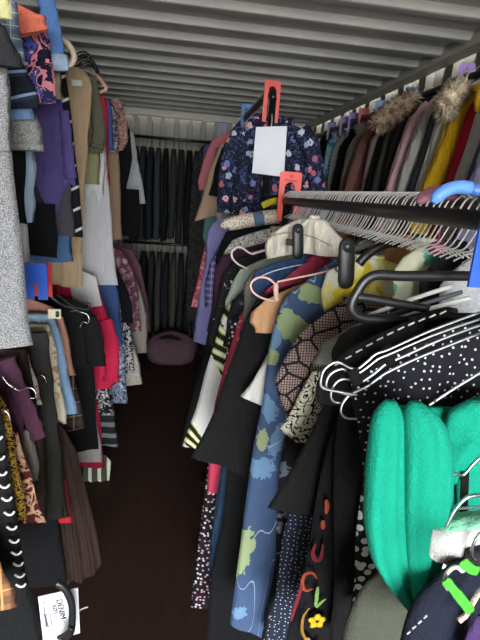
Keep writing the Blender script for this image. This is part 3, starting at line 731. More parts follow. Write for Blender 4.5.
coat('cyan_print_jacket', 'cyan and white watercolour print jacket, far end of the coat rail', 'jacket', ext([(334, 131), (326, 145), (321, 200)], 60), blotch(((0, '#4a86ab'), (.44, '#8fd0e6'), (.55, '#d5ecf2'), (.62, '#5f95c6')), 22, 1), Y=3.9)
coat('pale_grey_cardigan', 'pale grey cardigan edge beside the cyan print jacket', 'cardigan', ext([(341, 132), (332, 150), (325, 200)], 60), plain('#b7b6b2'), Y=3.62)
coat('black_blazer', 'black blazer between a pale grey cardigan and a taupe jacket', 'blazer', ext([(349, 130), (340, 145), (329, 198)], 80), plain('#141416'), Y=3.35)
coat('taupe_jacket', 'taupe grey jacket with a soft crumpled shoulder', 'jacket', ext([(356, 130), (347, 148), (337, 198)], 80), plain('#988c81'), Y=3.08)
coat('rust_coat', 'dusty rust brown coat with a broad shoulder', 'coat', ext([(372, 118), (360, 135), (350, 165), (341, 197)], 120), plain('#8a5e56'), Y=2.80, hk='dusty rust coat')
coat('blush_jacket', 'blush white jacket with a thin dark edge, next to the rust coat', 'jacket', ext([(381, 122), (371, 140), (364, 175), (360, 196)], 60), plain('#d6b9bc'), Y=2.58)
coat('black_puffer', 'black padded jacket beside the blush one', 'jacket', ext([(384, 126), (376, 145), (366, 180), (362, 197)], 100), plain('#16181b'), Y=2.46)
coat('olive_parka', 'dark olive parka under the brown fur hood', 'parka', ext([(391, 120), (383, 140), (374, 175), (370, 197)], 120), plain('#4d5048'), Y=2.34)

def fur_mesh(m, P, r, n, ln, seed, sq=1.0):
    rs = random.Random(seed)
    m.tube(P, r, 12)
    P = [np.array(p) for p in P]
    for i in range(n):
        k = rs.uniform(0, len(P)-1.001); j = int(k); c = P[j]+(P[j+1]-P[j])*(k-j)
        t = P[j+1]-P[j]; t /= np.linalg.norm(t)
        d = np.array([rs.gauss(0, 1) for _ in range(3)]); d -= t*np.dot(d, t); d /= np.linalg.norm(d)
        tip = d*.9 + t*rs.uniform(-.7, .7) + np.array([0, 0, -.35]); tip /= np.linalg.norm(tip)
        rr = r[j] if hasattr(r, '__len__') else r
        b = c + d*rr*.75; L = ln*rs.uniform(.6, 1.2); a = np.cross(d, t); w = ln*.16
        m.add([b+a*w, b-a*.5*w+t*w*.8, b-a*.5*w-t*w*.8, b+tip*L], [(0, 1, 3), (1, 2, 3), (2, 0, 3)])
def fur_trim(px, Yd, r, n, ln, mat, seed):
    def f(root, org, O, ax, nn, loc):
        P = smooth_path([at(x, y, O[1]+dy) for x, y, dy in px], 5)
        m = MB(); R = [r*(.75+.35*math.sin(math.pi*i/(len(P)-1))) for i in range(len(P))]
        fur_mesh(m, P, R, n, ln, seed); o = m.build('fur_trim', mat, root, org, True)
        o['label'] = 'shaggy fur hood trim'
    return f
BROWNFUR = furmat('#5a4a3a', '#b9a58a'); GREYFUR = furmat('#80715c', '#d0c2a8')
coat('fur_hooded_coat', 'dark coat with a red lining and a shaggy brown fur hood', 'coat', ext([(402, 112), (393, 130), (384, 165), (379, 196)], 120), plain('#2a1f22'), Y=2.2,
     extra=fur_trim([(377, 126, -.01), (383, 120, -.03), (392, 113, -.04), (402, 106, -.04), (414, 98, -.02)], 0, .034, 1500, .036, BROWNFUR, 2))
coat('pink_coat', 'pale pink wool coat', 'coat', ext([(422, 100), (408, 118), (397, 150), (383, 196)], 120), plain('#d3a9b0', var=.05), Y=2.04, hk='pale pink wool coat')
coat('light_grey_coat', 'light grey wool coat between the pink and the charcoal coats', 'coat', ext([(432, 100), (420, 116), (407, 150), (393, 196)], 120), plain('#bcbab6', var=.05), Y=1.93, hk='light grey wool coat')
coat('charcoal_jacket', 'charcoal quilted jacket with a stitched seam', 'jacket', ext([(443, 92), (431, 112), (421, 150), (405, 196)], 120), plain('#4c4e57'), Y=1.83, hk='charcoal quilted jacket')
coat('cream_jacket', 'off-white jacket edge tucked beside the yellow coat', 'jacket', ext([(448, 98), (438, 114), (426, 155), (413, 196)], 90), plain('#d8d6cd'), Y=1.74)
coat('yellow_coat', 'mustard yellow raincoat with a pale fur hood', 'raincoat', ext([(466, 88), (452, 108), (440, 140), (418, 194)], 120), plain('#e3b522', var=.04), Y=1.63, hk='mustard yellow raincoat',
     extra=fur_trim([(446, 114, -.01), (447, 106, -.03), (450, 98, -.04), (456, 92, -.04), (463, 89, -.02)], 0, .027, 1300, .030, GREYFUR, 5))
coat('red_coat', 'scarlet red coat beside the mustard raincoat', 'coat', ext([(482, 90), (467, 110), (458, 140), (442, 193)], 120), plain('#c92540', var=.05), Y=1.53, hk='scarlet red coat')
coat('white_coat', 'white coat between the scarlet coat and a slate one', 'coat', ext([(490, 92), (476, 112), (466, 145), (450, 192)], 120), plain('#e2e2df', var=.03), Y=1.44, hk='white coat')
coat('slate_coat', 'slate blue-grey coat, nearest on the coat rail', 'coat', ext([(512, 78), (492, 102), (478, 145), (463, 190)], 120), plain('#5a586c'), Y=1.22, hk='slate coat')
coat('amber_jacket', 'amber yellow jacket shoulder high up above the scarlet coat', 'jacket', ext([(498, 66), (482, 78), (476, 92), (474, 104)], 10), plain('#d6a81c', var=.04), Y=1.50-.13, T=.03, sleeve=False)

# ================================================================== middle rack, lower part of the view (far to near)
t = NT('leaf_print_cloth')
_j = t.noise(40, 3)
def blobs(t, Y, spots, jag, X=NX, Z=NZ):
    """leaf motifs at set places of the cloth, each with a frayed outline; spots: (x, y, half width, half height, turn)"""
    out = None
    for px, py, a, b, rot in spots:
        c = at(px, py, Y) - np.array([X, Y, Z]); k = Y/F
        mp = t.n('ShaderNodeMapping', {'Vector': t.co, 'Location': [float(v) for v in -c]}).outputs['Vector']
        m2 = t.n('ShaderNodeMapping', {'Vector': mp, 'Rotation': (0, rot, 0), 'Scale': (1, 0, 1)}).outputs['Vector']
        m3 = t.n('ShaderNodeMapping', {'Vector': m2, 'Scale': (1/(a*k), 0, 1/(b*k))}).outputs['Vector']
        d = t.n('ShaderNodeVectorMath', {0: m3}, operation='LENGTH').outputs['Value']
        d = t.math('SUBTRACT', t.math('ADD', d, t.math('MULTIPLY', t.math('SUBTRACT', t.noise(jag, 2), .5), 1.5)), 0.0)
        f = t.math('LESS_THAN', d, 1.0)
        out = f if out is None else t.math('MAXIMUM', out, f)
    return out
_g = blobs(t, .99, [(291, 326, 15, 20, .5), (311, 294, 13, 10, 0), (272, 358, 9, 9, 0), (330, 300, 10, 14, 0), (242, 552, 13, 32, -.15), (262, 440, 6, 12, 0), (322, 380, 14, 20, 0)], 60)
_b = blobs(t, .99, [(274, 338, 8, 18, 0), (268, 408, 9, 16, .4), (262, 468, 15, 14, 0), (282, 300, 6, 10, 0), (276, 440, 7, 22, -.2), (240, 612, 10, 9, 0)], 90)
_w = t.ramp(t.noise(6, 0, t.mapped((2.2, 1, .6), (0, .8, 0), (9, 3, 1)), .3, 1.2), [(0, '#000000'), (.496, '#ffffff'), (.506, '#000000')])
LEAFY = t.done(t.mix(_g, t.mix(_w, t.mix(_b, '#3c4f6e', '#61809f'), '#8fa3b4'), '#8b9a72'), t.noise(22, 3, t.mapped((1.6, 1.6, .5))), .5, .012)
t = NT('striped_leaf_cloth')
_wv = t.n('ShaderNodeTexWave', {'Vector': t.mapped((1, 1, 1), (0, .9, 0)), 'Scale': 9.0, 'Distortion': 5.0, 'Detail': 0.0, 'Detail Scale': 1.0}, bands_direction='X', wave_profile='SIN').outputs['Fac']
_st = t.ramp(_wv, [(0, '#16170f'), (.45, '#a3a552'), (.8, '#d0d0b8')])
_mk = blobs(t, 1.48, [(221, 346, 13, 24, .2), (230, 308, 9, 14, 0), (191, 434, 9, 22, .4), (206, 300, 8, 10, 0)], 22)
STRIPLEAF = t.done(t.mix(_mk, '#c6c6c2', _st), t.noise(22, 3, t.mapped((1.6, 1.6, .5))), .5, .012)
BLK = plain('#141416'); BLK2 = plain('#1a1a1c')
G('knit_cardigan', 'black and white flecked knit cardigan lying over the far end of the near rack', 'cardigan', [(232, 240), (224, 252), (222, 268), (221, 290)], squiggle('#141416', '#c9c5be', 90, .4, .6), NR, Y=1.72, T=.04, neck=.05)
G('maroon_tee', 'dark maroon top under the flecked knit cardigan', 'top', [(222, 256), (215, 268), (212, 300), (208, 330)], plain('#3b1f30'), NR, Y=1.66, T=.035)
G('black_shawl', 'black top with a tiny white motif at its shoulder', 'top', [(232, 262), (222, 276), (216, 300), (208, 340)], blotch(((0, '#141416'), (.66, '#141416'), (.69, '#cfcfcf')), 60, .4), NR, Y=1.60, T=.035)
G('sage_blouse', 'pale sage blouse collar beside an olive grey one', 'blouse', [(240, 270), (231, 284), (226, 300), (225, 320)], plain('#a9b3a6'), NR, Y=1.54, T=.03)
G('leaf_print_dress', 'white dress printed with black and yellow-green stripy leaves', 'dress', [(232, 300), (222, 315), (214, 345), (205, 372), (196, 405), (183, 446)],
  STRIPLEAF, NR, Y=1.48, T=.035, fold=(.01, 3))
G('dim_floral_blouse', 'charcoal top with dim grey flowers behind the olive grey blouse', 'top', [(244, 288), (232, 302), (226, 322), (224, 345)], floral('#15161b', ['#4d5360', '#3a3f4c'], '#2a2c33', 40, .3), NR, Y=1.42, T=.03)
G('polka_dress', 'black dress with white and pink polka dots reaching near the floor', 'dress', [(232, 318), (222, 380), (212, 440), (205, 480), (199, 530), (192, 606)], dots('#17171f', '#d9cfd3', 62, .24, .8, '#c98f97'), NR, Y=1.37, T=.035, hem=(.0, .02))
G('rose_print_dress', 'rose red dress with a black and white triangle print patch', 'dress', [(246, 305), (238, 322), (226, 362), (214, 405), (210, 440), (208, 494)], blotch(((0, '#b33a52'), (.6, '#b33a52'), (.66, '#d7a3a6')), 40, .5), NR, Y=1.32, T=.03)
G('olive_grey_blouse', 'olive grey blouse shoulder just in front of the sage collar', 'blouse', [(254, 270), (244, 283), (243, 300), (246, 325)], plain('#77746a'), NR, Y=1.27, T=.03, neck=.02)
G('teal_navy_dress', 'dark teal navy dress with a gathered ruffled waist', 'dress', [(240, 330), (232, 400), (222, 460), (216, 500), (211, 545), (210, 575)], plain('#243a52', wrinkle=2.0), NR, Y=1.22, T=.035, fold=(.014, 5), hem=(.0, .0))
G('black_long_skirt', 'long black skirt falling below the teal navy dress', 'skirt', [(230, 440), (222, 520), (212, 575), (204, 642)], plain('#101214'), NR, Y=1.175, T=.025, top='flat')
G('black_flared_tunic', 'plain black flared top with an angled hem, widest dark shape of the rack', 'top', [(256, 300), (246, 318), (232, 360), (214, 410), (190, 458)], plain('#161618'), NR, Y=1.105, T=.03, hem=(-.06, -.05), fold=(.01, 3))
G('peach_blouse', 'peach blouse with a rounded sleeve cap under a pink hanger', 'blouse', [(265, 300), (252, 312), (249, 322), (255, 330)], plain('#c99c74', var=.05), NR, Y=1.073, T=.02, fold=(.003, 3))
G('white_tee', 'white top whose pointed sleeve end sticks out beside the blue leaf kimono', 'top', [(280, 330), (262, 365), (243, 392), (240, 398)], plain('#c9c7c2', var=.04), NR, Y=1.042, T=.018, fold=(.003, 3), hem=(-.05, -.05))
G('pink_cardigan', 'raspberry pink cardigan shoulder beneath the denim jacket with white piping', 'cardigan', [(284, 279), (268, 287), (260, 298), (258, 314)], plain('#b8415c'), NR, Y=1.163, T=.02, fold=(.004, 3), neck=.055)
G('leaf_kimono', 'long denim-blue kimono printed with large pale green leaves', 'kimono', [(306, 282), (288, 293), (277, 312), (268, 350), (262, 400), (252, 450), (242, 540), (228, 622)], LEAFY, NR, Y=.997, T=.04, fold=(.007, 3), hem=(-.06, -.05), neck=.05)
G('grey_floral_dress', 'black dress with smoky grey flowers between the kimono and a lace top', 'dress', [(302, 380), (288, 420), (280, 470), (274, 560), (262, 642)], blotch(((0, '#15161b'), (.55, '#15161b'), (.6, '#5c6470'), (.66, '#9ea6ad')), 16, 1.2), NR, Y=.93, T=.02, fold=(.005, 3))
G('lace_blouse', 'dusty pink top overlaid with black lace', 'top', [(316, 318), (300, 334), (284, 358), (273, 379), (280, 398), (288, 414)], lace('#a08a82', '#1c191d', 26), NR, Y=.888, T=.025, fold=(.004, 3), neck=.04, hem=(0, 0))
G('scribble_print_blouse', 'cream top covered in black scribble flowers, under the lace sleeve', 'top', [(312, 372), (296, 400), (284, 424), (280, 430), (297, 442)], squiggle('#c9c6b2', '#15151c', 30, .44, .54), NR, Y=.85, T=.02, fold=(.004, 3), top='flat')
G('sparkle_dress', 'navy dress with rows of tiny white sparkles', 'dress', [(312, 440), (298, 490), (285, 530), (275, 590), (264, 642)], dots('#1a2030', '#aab0bc', 100, .14, .5), NR, Y=.815, T=.025, top='flat')
G('pale_grey_cape', 'pale grey cape shoulder draped with charcoal felt', 'cape', [(338, 334), (322, 343), (316, 352), (313, 366)], plain('#8e8e8a'), NR, Y=.775, T=.025, neck=.03)
G('black_kimono', 'black top with a wide kimono sleeve ending above the sparkle dress', 'top', [(345, 350), (328, 395), (312, 428), (286, 470), (268, 506)], BLK, NR, Y=.735, T=.03, neck=.04, hem=(-.03, 0))
def embroidery(root, org, O, ax, nn, loc):
    def L(px, py, d=.024): s, z = loc(px, py); return O+ax*s+np.array([0, 0, z])+nn*d
    def stroke(nm, pts, r, col):
        q = MB(); P = smooth_path([L(*p) for p in pts], 5); n = len(P)
        q.tube(P, [r*(.35+.65*math.sin(math.pi*(i+.5)/n)) for i in range(n)], 8, True, (nn, .12))
        o = q.build(nm, plain(col, .8), root, org); o['label'] = {'#8f3d24': 'orange', '#701f28': 'red', '#8a6426': 'ochre', '#8f7a5c': 'tan', '#6f8f4a': 'green'}.get(col, 'coloured') + ' embroidery'
    w = 1/480*.66
    stroke('embroidered_petal', [(322, 491), (323, 498), (322, 505)], 3.2*w, '#8f3d24')
    stroke('embroidered_petal', [(319, 511), (319, 520)], 3.2*w, '#8f3d24')
    stroke('embroidered_scroll', [(312, 534), (309, 543), (312, 550), (317, 548), (319, 534)], 3.2*w, '#701f28')
    stroke('embroidered_scroll', [(309, 578), (302, 580), (299, 572), (302, 564), (309, 563), (313, 568)], 2.6*w, '#8f3d24')
    stroke('embroidered_scroll', [(299, 566), (297, 580), (292, 596), (288, 610)], 2.8*w, '#701f28')
    stroke('embroidered_stem', [(306, 597), (300, 606), (299, 620), (303, 630), (301, 640)], 2.2*w, '#8a6426')
    stroke('embroidered_leaf', [(314, 576), (313, 586), (312, 596)], 3.0*w, '#6f8f4a')
    stroke('embroidered_leaf', [(322, 588), (317, 592), (313, 597)], 2.0*w, '#6f8f4a')
    stroke('embroidered_leaf', [(304, 626), (309, 634), (313, 642)], 3.2*w, '#8f7a5c')
    stroke('embroidered_leaf', [(316, 630), (312, 636), (308, 644)], 3.2*w, '#8f7a5c')
    c = L(313, 609, .026)
    for k in range(5):
        a = math.radians(90+72*k); up = np.array([0, 0, 1.0])
        p = c + ax*math.cos(a)*.0095 + up*math.sin(a)*.0095
        q = MB(); q.tube([c+(p-c)*.3, p, c+(p-c)*1.7], [.004, .0075, .003], 10, True, (nn, .3))
        o = q.build('embroidered_petal', plain('#c2a31e', .6), root, org); o['label'] = 'yellow flower petal'
G('embroidered_dress', 'black dress embroidered with orange scrolls and a yellow flower', 'dress', [(346, 395), (332, 430), (322, 470), (312, 520), (299, 585), (286, 644)], plain('#121214'), NR, Y=.685, T=.03, fold=(.003, 2), top='flat', extra=embroidery)
G('motif_dress', 'black dress with a border of white spots and dashes', 'dress', [(372, 455), (362, 480), (358, 520), (354, 570), (351, 614)], dots('#141416', '#cfd2d0', 62, .34, .9), NR, Y=.60, T=.025, top='flat')
G('black_dress', 'plain black dress hanging straight under the bent wire hooks', 'dress', [(350, 384), (338, 410), (334, 450), (334, 520), (330, 642)], plain('#111113'), NR, Y=.637, T=.015, fold=(.003, 3), top='flat')

# ---- shoulders crowded just under the rail, seen past the big trouser hanger
def shoulder(name, label, cat, e1, e2, mat, Y, T=.03, **k):
    return G(name, label, cat, e1, mat, NR, Y=Y, T=T, edge2=e2, neck=.012, neckw=.02, fold=(.004, 2), **k)
shoulder('tan_coat', 'tan suede coat shoulder glimpsed behind the big black trouser hanger', 'coat', [(396, 243), (380, 255), (372, 272), (362, 330)], [(424, 243), (436, 258), (440, 330)], plain('#a5784f', var=.05), .966, T=.012)
shoulder('mint_jacket', 'cream jacket with a mint green panel, lining folded outwards', 'jacket', [(416, 248), (402, 258), (393, 272), (388, 320)], [(456, 247), (466, 270), (470, 320)], blotch(((0, '#cfd0b4'), (.5, '#cfd0b4'), (.535, '#5fae92')), 11, .3), .82)
shoulder('black_suit_jacket', 'black suit jacket lapel over the cream and mint jacket', 'jacket', [(446, 251), (430, 268), (420, 280), (415, 320)], [(470, 250), (482, 270), (486, 320)], plain('#26272a'), .77)
shoulder('grey_hooded_sweater', 'light grey top shoulder nearest the blue size divider', 'top', [(474, 254), (452, 272), (440, 286), (434, 320)], [(500, 252), (512, 270), (516, 320)], plain('#a3a5a8'), .71)
# pink pompom-like bunch between them
c = at(437, 248, .74); m = MB()
for i in range(9):
    a = math.pi*i/8; m.v += []
rings = []
for i in range(13):
    a = math.pi*i/12; rr = max(.0005, .0135*math.sin(a))
    rings.append([c+np.array([rr*math.cos(b)*(1.25+.12*math.sin(4*b+i)), rr*.8*math.sin(b), .0105*math.cos(a)]) for b in [2*math.pi*j/18 for j in range(18)]])
m.loft(rings); r0 = empty('hair_scrunchie', c, 'hot pink scrunched band caught between the hanger necks', 'scrunchie'); m.build('fabric_band', plain('#c93c86', wrinkle=2), r0, c)
q = MB(); q.tube([c+np.array([.0, 0, .010]), c+np.array([.0, 0, .03]), c+np.array([.004, 0, .052])], .0012, 6); q.build('loop', plain('#a93070'), r0, c)

# ---- clothes piled over the near rack
def slab(name, label, cat, e1, e2, mat, Y, T=.05, extra=None, rail=NR, **k):
    k.setdefault('fold', (.006, 3)); k.setdefault('neck', .01)
    return G(name, label, cat, e1, mat, rail, Y=Y, T=T, edge2=e2, extra=extra, **k)
def seam(root, org, O, ax, nn, loc):
    L = lambda px, py, d=.024: O+ax*loc(px, py)[0]+np.array([0, 0, loc(px, py)[1]])+nn*d
    q = MB(); q.tube(smooth_path([L(270, 240), (L(290, 233)), L(316, 236), L(338, 246)], 5), .0013, 6); q.build('seam', plain('#b3ad9d'), root, org)
CRM = (.268, NZ, -1, .28)
slab('cream_jacket', 'cream canvas jacket folded over its hanger on the aisle side of the near rack', 'jacket', [(313, 210), (302, 217), (288, 224), (272, 232), (266, 243), (267, 259)], [(318, 210), (326, 219), (335, 231), (346, 243), (352, 257)], plain('#ddd6c6', var=.05), 1.15, .04, extra=seam, neck=.001, neckw=.02, rail=CRM, yaw=math.radians(-50), hempx=[(262, 260), (300, 252), (330, 256), (356, 258)], fold=(.004, 3))
def piping(root, org, O, ax, nn, loc):
    L = lambda px, py, d=.026: O+ax*loc(px, py)[0]+np.array([0, 0, loc(px, py)[1]])+nn*d
    q = MB(); q.tube(smooth_path([L(252, 279), L(270, 270), L(300, 263), L(342, 258)], 5), .0016, 6); o = q.build('piping', plain('#d7dbe2'), root, org); o['label'] = 'white piping'
slab('piped_denim_jacket', 'navy denim jacket with a white piping line over its shoulder', 'jacket', [(300, 257), (272, 263), (256, 271), (251, 281), (250, 296)], [(352, 250), (360, 262), (364, 300)], plain('#324a72'), 1.205, .025, fold=(.003, 3), extra=piping)
YEL = blotch(((0, '#cdb52f'), (.40, '#ddd27a'), (.47, '#d9d6c4'), (.60, '#6d6a58'), (.625, '#d9d6c4'), (.68, '#e0cf5a')), 9, 1.5, 2.0)
slab('yellow_floral_blouse', 'white blouse painted with yellow flowers, below the black clip', 'blouse', [(346, 262), (326, 272), (322, 290), (322, 305), (326, 328)], [(376, 257), (398, 264), (408, 285), (412, 330)], YEL, .944, .022, fold=(.003, 3))
G('charcoal_felt_jacket', 'charcoal felt jacket slumped beneath the big trouser hanger', 'jacket', [(372, 322), (350, 327), (338, 336), (334, 350), (333, 372)], plain('#303133'), NR, Y=.685, T=.025, neck=.02, edge2=[(440, 305), (470, 320), (480, 372)])
def dashes(root, org, O, ax, nn, loc):
    L = lambda px, py, d=.02: O+ax*loc(px, py)[0]+np.array([0, 0, loc(px, py)[1]])+nn*d
    q = MB()
    for i in range(11):
        t = i/11; x0 = 330+t*112; y0 = 360-t*52 - 6*math.sin(t*3)
        q.tube([L(x0, y0), L(x0+6, y0-3)], .0011, 5)
    o = q.build('stitching', plain('#d5d5d2'), root, org); o['label'] = 'white dashed stitching'
slab('stitched_black_coat', 'black coat edged with white dashed stitching, behind the dotted one', 'coat', [(400, 324), (350, 348), (326, 364), (318, 380), (317, 400)], [(470, 290), (500, 300), (510, 400)], plain('#161618'), .575, .025, extra=dashes)
DOT = dots('#14141b', '#c9cbd0', 92, .13, .7)
slab('dotted_black_dress', 'black dress with small white polka dots spread over the top of the heap', 'dress', [(432, 334), (385, 356), (356, 372), (351, 390), (356, 425), (370, 500)], [(500, 296), (530, 310), (545, 470)], DOT, .53, .025, fold=(.006, 4))

# ---- teal fleece in the foreground
TEAL = plain('#0e967b', .92, .05, .1)
def big_tube(m, pts, wid, Y, nn, dy=0.0, sq=.8, n=20):
    P = smooth_path([at(px, py, Y+dy) for px, py in pts], 6); d = np.dot(P[0]-CAM, FWD)
    R = np.interp(np.linspace(0, len(wid)-1, len(P)), range(len(wid)), wid)*.5*d/F
    m.tube(P, list(R), n, True, (nn, sq))
o = at(430, 400, .46)
root = empty('teal_fleece', o, 'bright teal green fleece with two thick sleeves hanging forward', 'fleece')
nnv = (0.0, -1.0, 0.0)
def contour_loft(m, rows, Y, bulge, ridge=.0, seed=0, n=40, dy=0.0):
    """thick hanging cloth between a left and a right contour, front bulged and creased lengthwise"""
    ys = np.linspace(rows[0][0], rows[-1][0], 34)
    xl = np.interp(ys, [r[0] for r in rows], [r[1] for r in rows]); xr = np.interp(ys, [r[0] for r in rows], [r[2] for r in rows])
    for _ in range(2):
        xl[1:-1] = (xl[:-2]+2*xl[1:-1]+xl[2:])/4; xr[1:-1] = (xr[:-2]+2*xr[1:-1]+xr[2:])/4
    rings = []
    for i, yy in enumerate(ys):
        v = i/(len(ys)-1)
        a, b = at(xl[i], yy, Y+dy*v), at(xr[i], yy, Y+dy*v); c = (a+b)/2; h = (b-a)/2; w = np.linalg.norm(h); ring = []
        for k in range(n):
            q = 2*math.pi*k/n; u = math.cos(q); d = math.sin(q)
            dd = math.copysign(abs(d)**.75, d)*w*bulge
            if d > 0: dd += w*ridge*(math.sin(7*u+seed+1.5*v)+.5*math.sin(13*u-2*seed+v*3))*d*(.3+.7*min(1, v*3))
            dd += w*.04*math.sin(8*v+3*u+seed)
            ring.append(c + h*u + np.array([0, -dd, 0]))
        rings.append(ring)
    m.loft(rings)
m = MB(); contour_loft(m, [(401, 385, 396), (404, 380, 400), (412, 374, 403), (430, 371, 405), (470, 366, 405), (520, 364, 406), (560, 371, 409), (590, 390, 416), (615, 412, 426), (632, 418, 425)], .440, .75, .10, 1.0); m.build('sleeve', TEAL, root, o)
m = MB(); contour_loft(m, [(402, 410, 421), (405, 406, 430), (412, 404, 438), (430, 404, 447), (470, 404, 450), (520, 404, 448), (560, 407, 441), (590, 412, 431), (625, 419, 428)], .432, .8, .10, 2.6, dy=-.012); m.build('sleeve', TEAL, root, o)
m = MB(); contour_loft(m, [(407, 392, 450), (420, 385, 462), (460, 380, 466), (520, 380, 464), (560, 384, 462)], .487, .12, .02, .3); m.build('body', TEAL, root, o)
m = MB(); contour_loft(m, [(400, 470, 520), (410, 450, 520), (425, 446, 512), (440, 446, 490), (455, 446, 478), (470, 446, 466), (484, 446, 456)], .462, .35, .10, 4.0); m.build('collar', TEAL, root, o)
m = MB(); contour_loft(m, [(425, 462, 520), (450, 458, 520), (490, 456, 520), (550, 456, 520)], .478, .12, .03, 5.2); m.build('front_panel', TEAL, root, o)
m = MB(); big_tube(m, [(465, 472), (464, 500), (463, 530)], (9, 9, 9), .455, nnv, 0, .4); o2 = m.build('fastening_strip', plain('#0e1513'), root, o); o2['label'] = 'black fastening strip'

# wire hangers of the heap, hooks pointing into the aisle
WH = metal('#d9dadb', .32)
def heap_hanger(label, hook, arm, Y, r=.0015, wrap=None, yb=0.0):
    P = smooth_path([at(x, y, Y) for x, y in hook], 5); o = P[0]
    root = empty('wire_hanger', o, label, 'hanger', None)
    q = MB(); q.tube(P, r, 8); q.build('hook', WH, root, o)
    q = MB(); q.tube(smooth_path([at(x, y, Y+yb*i/(len(arm)-1)) for i, (x, y) in enumerate(arm)], 4), r, 8); q.build('shoulder_bar', WH, root, o)
    if wrap:
        q = MB(); q.tube([at(x, y, Y-.001) for x, y in wrap], .0065, 10, True, ((0, -1, 0), .45)); q2 = q.build('grip_sleeve', plain('#121214'), root, o); q2['label'] = 'black fabric wrap'
heap_hanger('white wire hanger on top of the heap, hook curling furthest into the aisle', [(357, 395), (340, 392), (323, 388), (321, 380), (325, 369), (337, 362), (350, 368), (358, 369)], [(358, 369), (368, 361), (376, 354), (390, 349), (430, 331), (484, 311)], .490, wrap=[(352, 369), (355, 377), (358, 384)])
heap_hanger('white wire hanger just beneath the topmost one, its bar running parallel', [(352, 396), (334, 391), (327, 388), (327, 380), (332, 373), (342, 369), (351, 373), (358, 374)], [(358, 374), (369, 366), (378, 359), (392, 353), (434, 335), (486, 317)], .497)
heap_hanger('white wire hanger third in the heap with a black wrapped bar', [(340, 403), (333, 401), (331, 394), (335, 384), (343, 379), (354, 381), (362, 382)], [(362, 382), (374, 374), (386, 364), (400, 358), (440, 340), (486, 323)], .504, wrap=[(385, 345), (388, 355), (391, 364)])
heap_hanger('white wire hanger with the lowest drooping hook over the black dress', [(357, 419), (346, 418), (341, 412), (343, 403), (350, 395), (360, 390), (370, 385)], [(370, 385), (380, 377), (390, 371), (420, 357), (486, 331)], .511)
heap_hanger('white wire hanger whose bar emerges above the teal fleece', [(429, 405), (434, 402)], [(434, 402), (455, 388), (488, 368)], .470)
heap_hanger('white wire hanger bar lower on the dotted dress beside the teal fleece', [(459, 411), (464, 408)], [(464, 408), (474, 401), (490, 391)], .475)

# silver hooks and the white card over the teal fleece
wire_piece('silver hanger hook standing out of the white sleeve band on the teal fleece', [(444, 532), (448, 522), (456, 508), (466, 498), (478, 495), (490, 497)], .405, .0022, SILV, bar=[([(444, 532), (442, 536), (440, 540)], 'shank', SILV, .003)])
wire_piece('silver wire bar crossing the teal fleece behind its black strip', [(437, 511), (450, 509), (464, 508), (486, 506)], .425, .0018, SILV, bar=[([(437, 511), (434, 512)], 'bar_end', SILV, .002)])
wire_piece('bent silver wire at the top of the black fastening strip', [(450, 474), (456, 474), (463, 475), (468, 470), (476, 461), (488, 452)], .42, .0018, SILV, bar=[([(450, 474), (447, 473)], 'bar_end', SILV, .002)])
wire_piece('small silver hook beside the neon green ribbon', [(486, 530), (478, 536), (473, 545), (472, 556), (476, 560)], .385, .0018, SILV, bar=[([(486, 530), (492, 528)], 'shank', SILV, .002)])
o = at(455, 545, .40)
root = empty('white_sleeve_band', o, 'white cloth band with pale mint lining, below the silver hook', 'cloth band')
def quad_slab(m, pts, Y, d):
    a = [at(x, y, Y) for x, y in pts]; b = [p+np.array([0, d, 0]) for p in a]; n = len(a)
    m.add(a+b, [tuple(range(n)), tuple(reversed(range(n, 2*n)))] + [(i, (i+1) % n, n+(i+1) % n, n+i) for i in range(n)])
m = MB(); quad_slab(m, [(434, 531), (446, 534), (470, 531), (492, 528), (492, 556), (470, 564), (448, 565), (436, 562), (431, 558)], .40, .012); m.build('band', plain('#cfd0cc', var=.03, wrinkle=.4), root, o)
m = MB(); quad_slab(m, [(440, 531), (466, 525), (492, 521), (492, 529), (468, 532), (446, 535)], .402, .02); o2 = m.build('lining', plain('#7fc4a4'), root, o); o2['label'] = 'pale mint lining'

# olive cloth, navy cloth, ribbon, strap at the bottom
def low_cloth(name, label, cat, pts, wid, Y, mat, sq=.5, extra=None):
    P = [at(x, y, Y) for x, y in pts]; o = P[0]
    root = empty(name, o, label, cat)
    m = MB(); big_tube(m, pts, wid, Y, nnv, 0, sq, 24); m.build('body', mat, root, o)
    if extra: extra(root, o)
low_cloth('olive_jacket', 'dull olive jacket bulging out below the teal fleece', 'jacket', [(400, 566), (396, 580), (388, 600), (384, 625), (382, 660)], (30, 50, 70, 86, 90), .50, plain('#4c5045', wrinkle=.5), .35)
def stitch(root, o):
    q = MB()
    for i in range(4):
        x = 407+i*5.5; y = 634-i*5.2
        q.tube([at(x, y, .352), at(x+3.4, y-3.0, .352)], .0009, 6)
    q2 = q.build('stitching', plain('#cfd3d6'), root, o); q2['label'] = 'white hand stitching'
low_cloth('navy_jacket', 'dark navy jacket with short white stitches, lowest in the foreground', 'jacket', [(466, 566), (456, 590), (446, 615), (440, 660)], (30, 62, 84, 100), .385, plain('#1d2233', wrinkle=.5), .4, stitch)
low_cloth('charcoal_tee', 'charcoal top corner behind the neon green ribbon', 'top', [(484, 548), (482, 580), (482, 610), (482, 640)], (36, 52, 56, 60), .395, plain('#2b2a2d'), .3)
o = at(455, 590, .345)
root = empty('green_ribbon', o, 'neon green ribbon looped round a white hanger hook', 'ribbon')
GREEN = plain('#4fbf3f', .6, .05, .2)
m = MB(); m.tube(smooth_path([at(445, 580, .335), at(452, 588, .335), at(462, 600, .335), (at(471, 612, .335))], 4), [.0042, .0048, .0052, .0044, .0044, .0044, .005, .005, .005, .005, .005, .005, .004][:13], 10, True, ((0, -1, 0), .3)); m.build('ribbon_tail', GREEN, root, o)
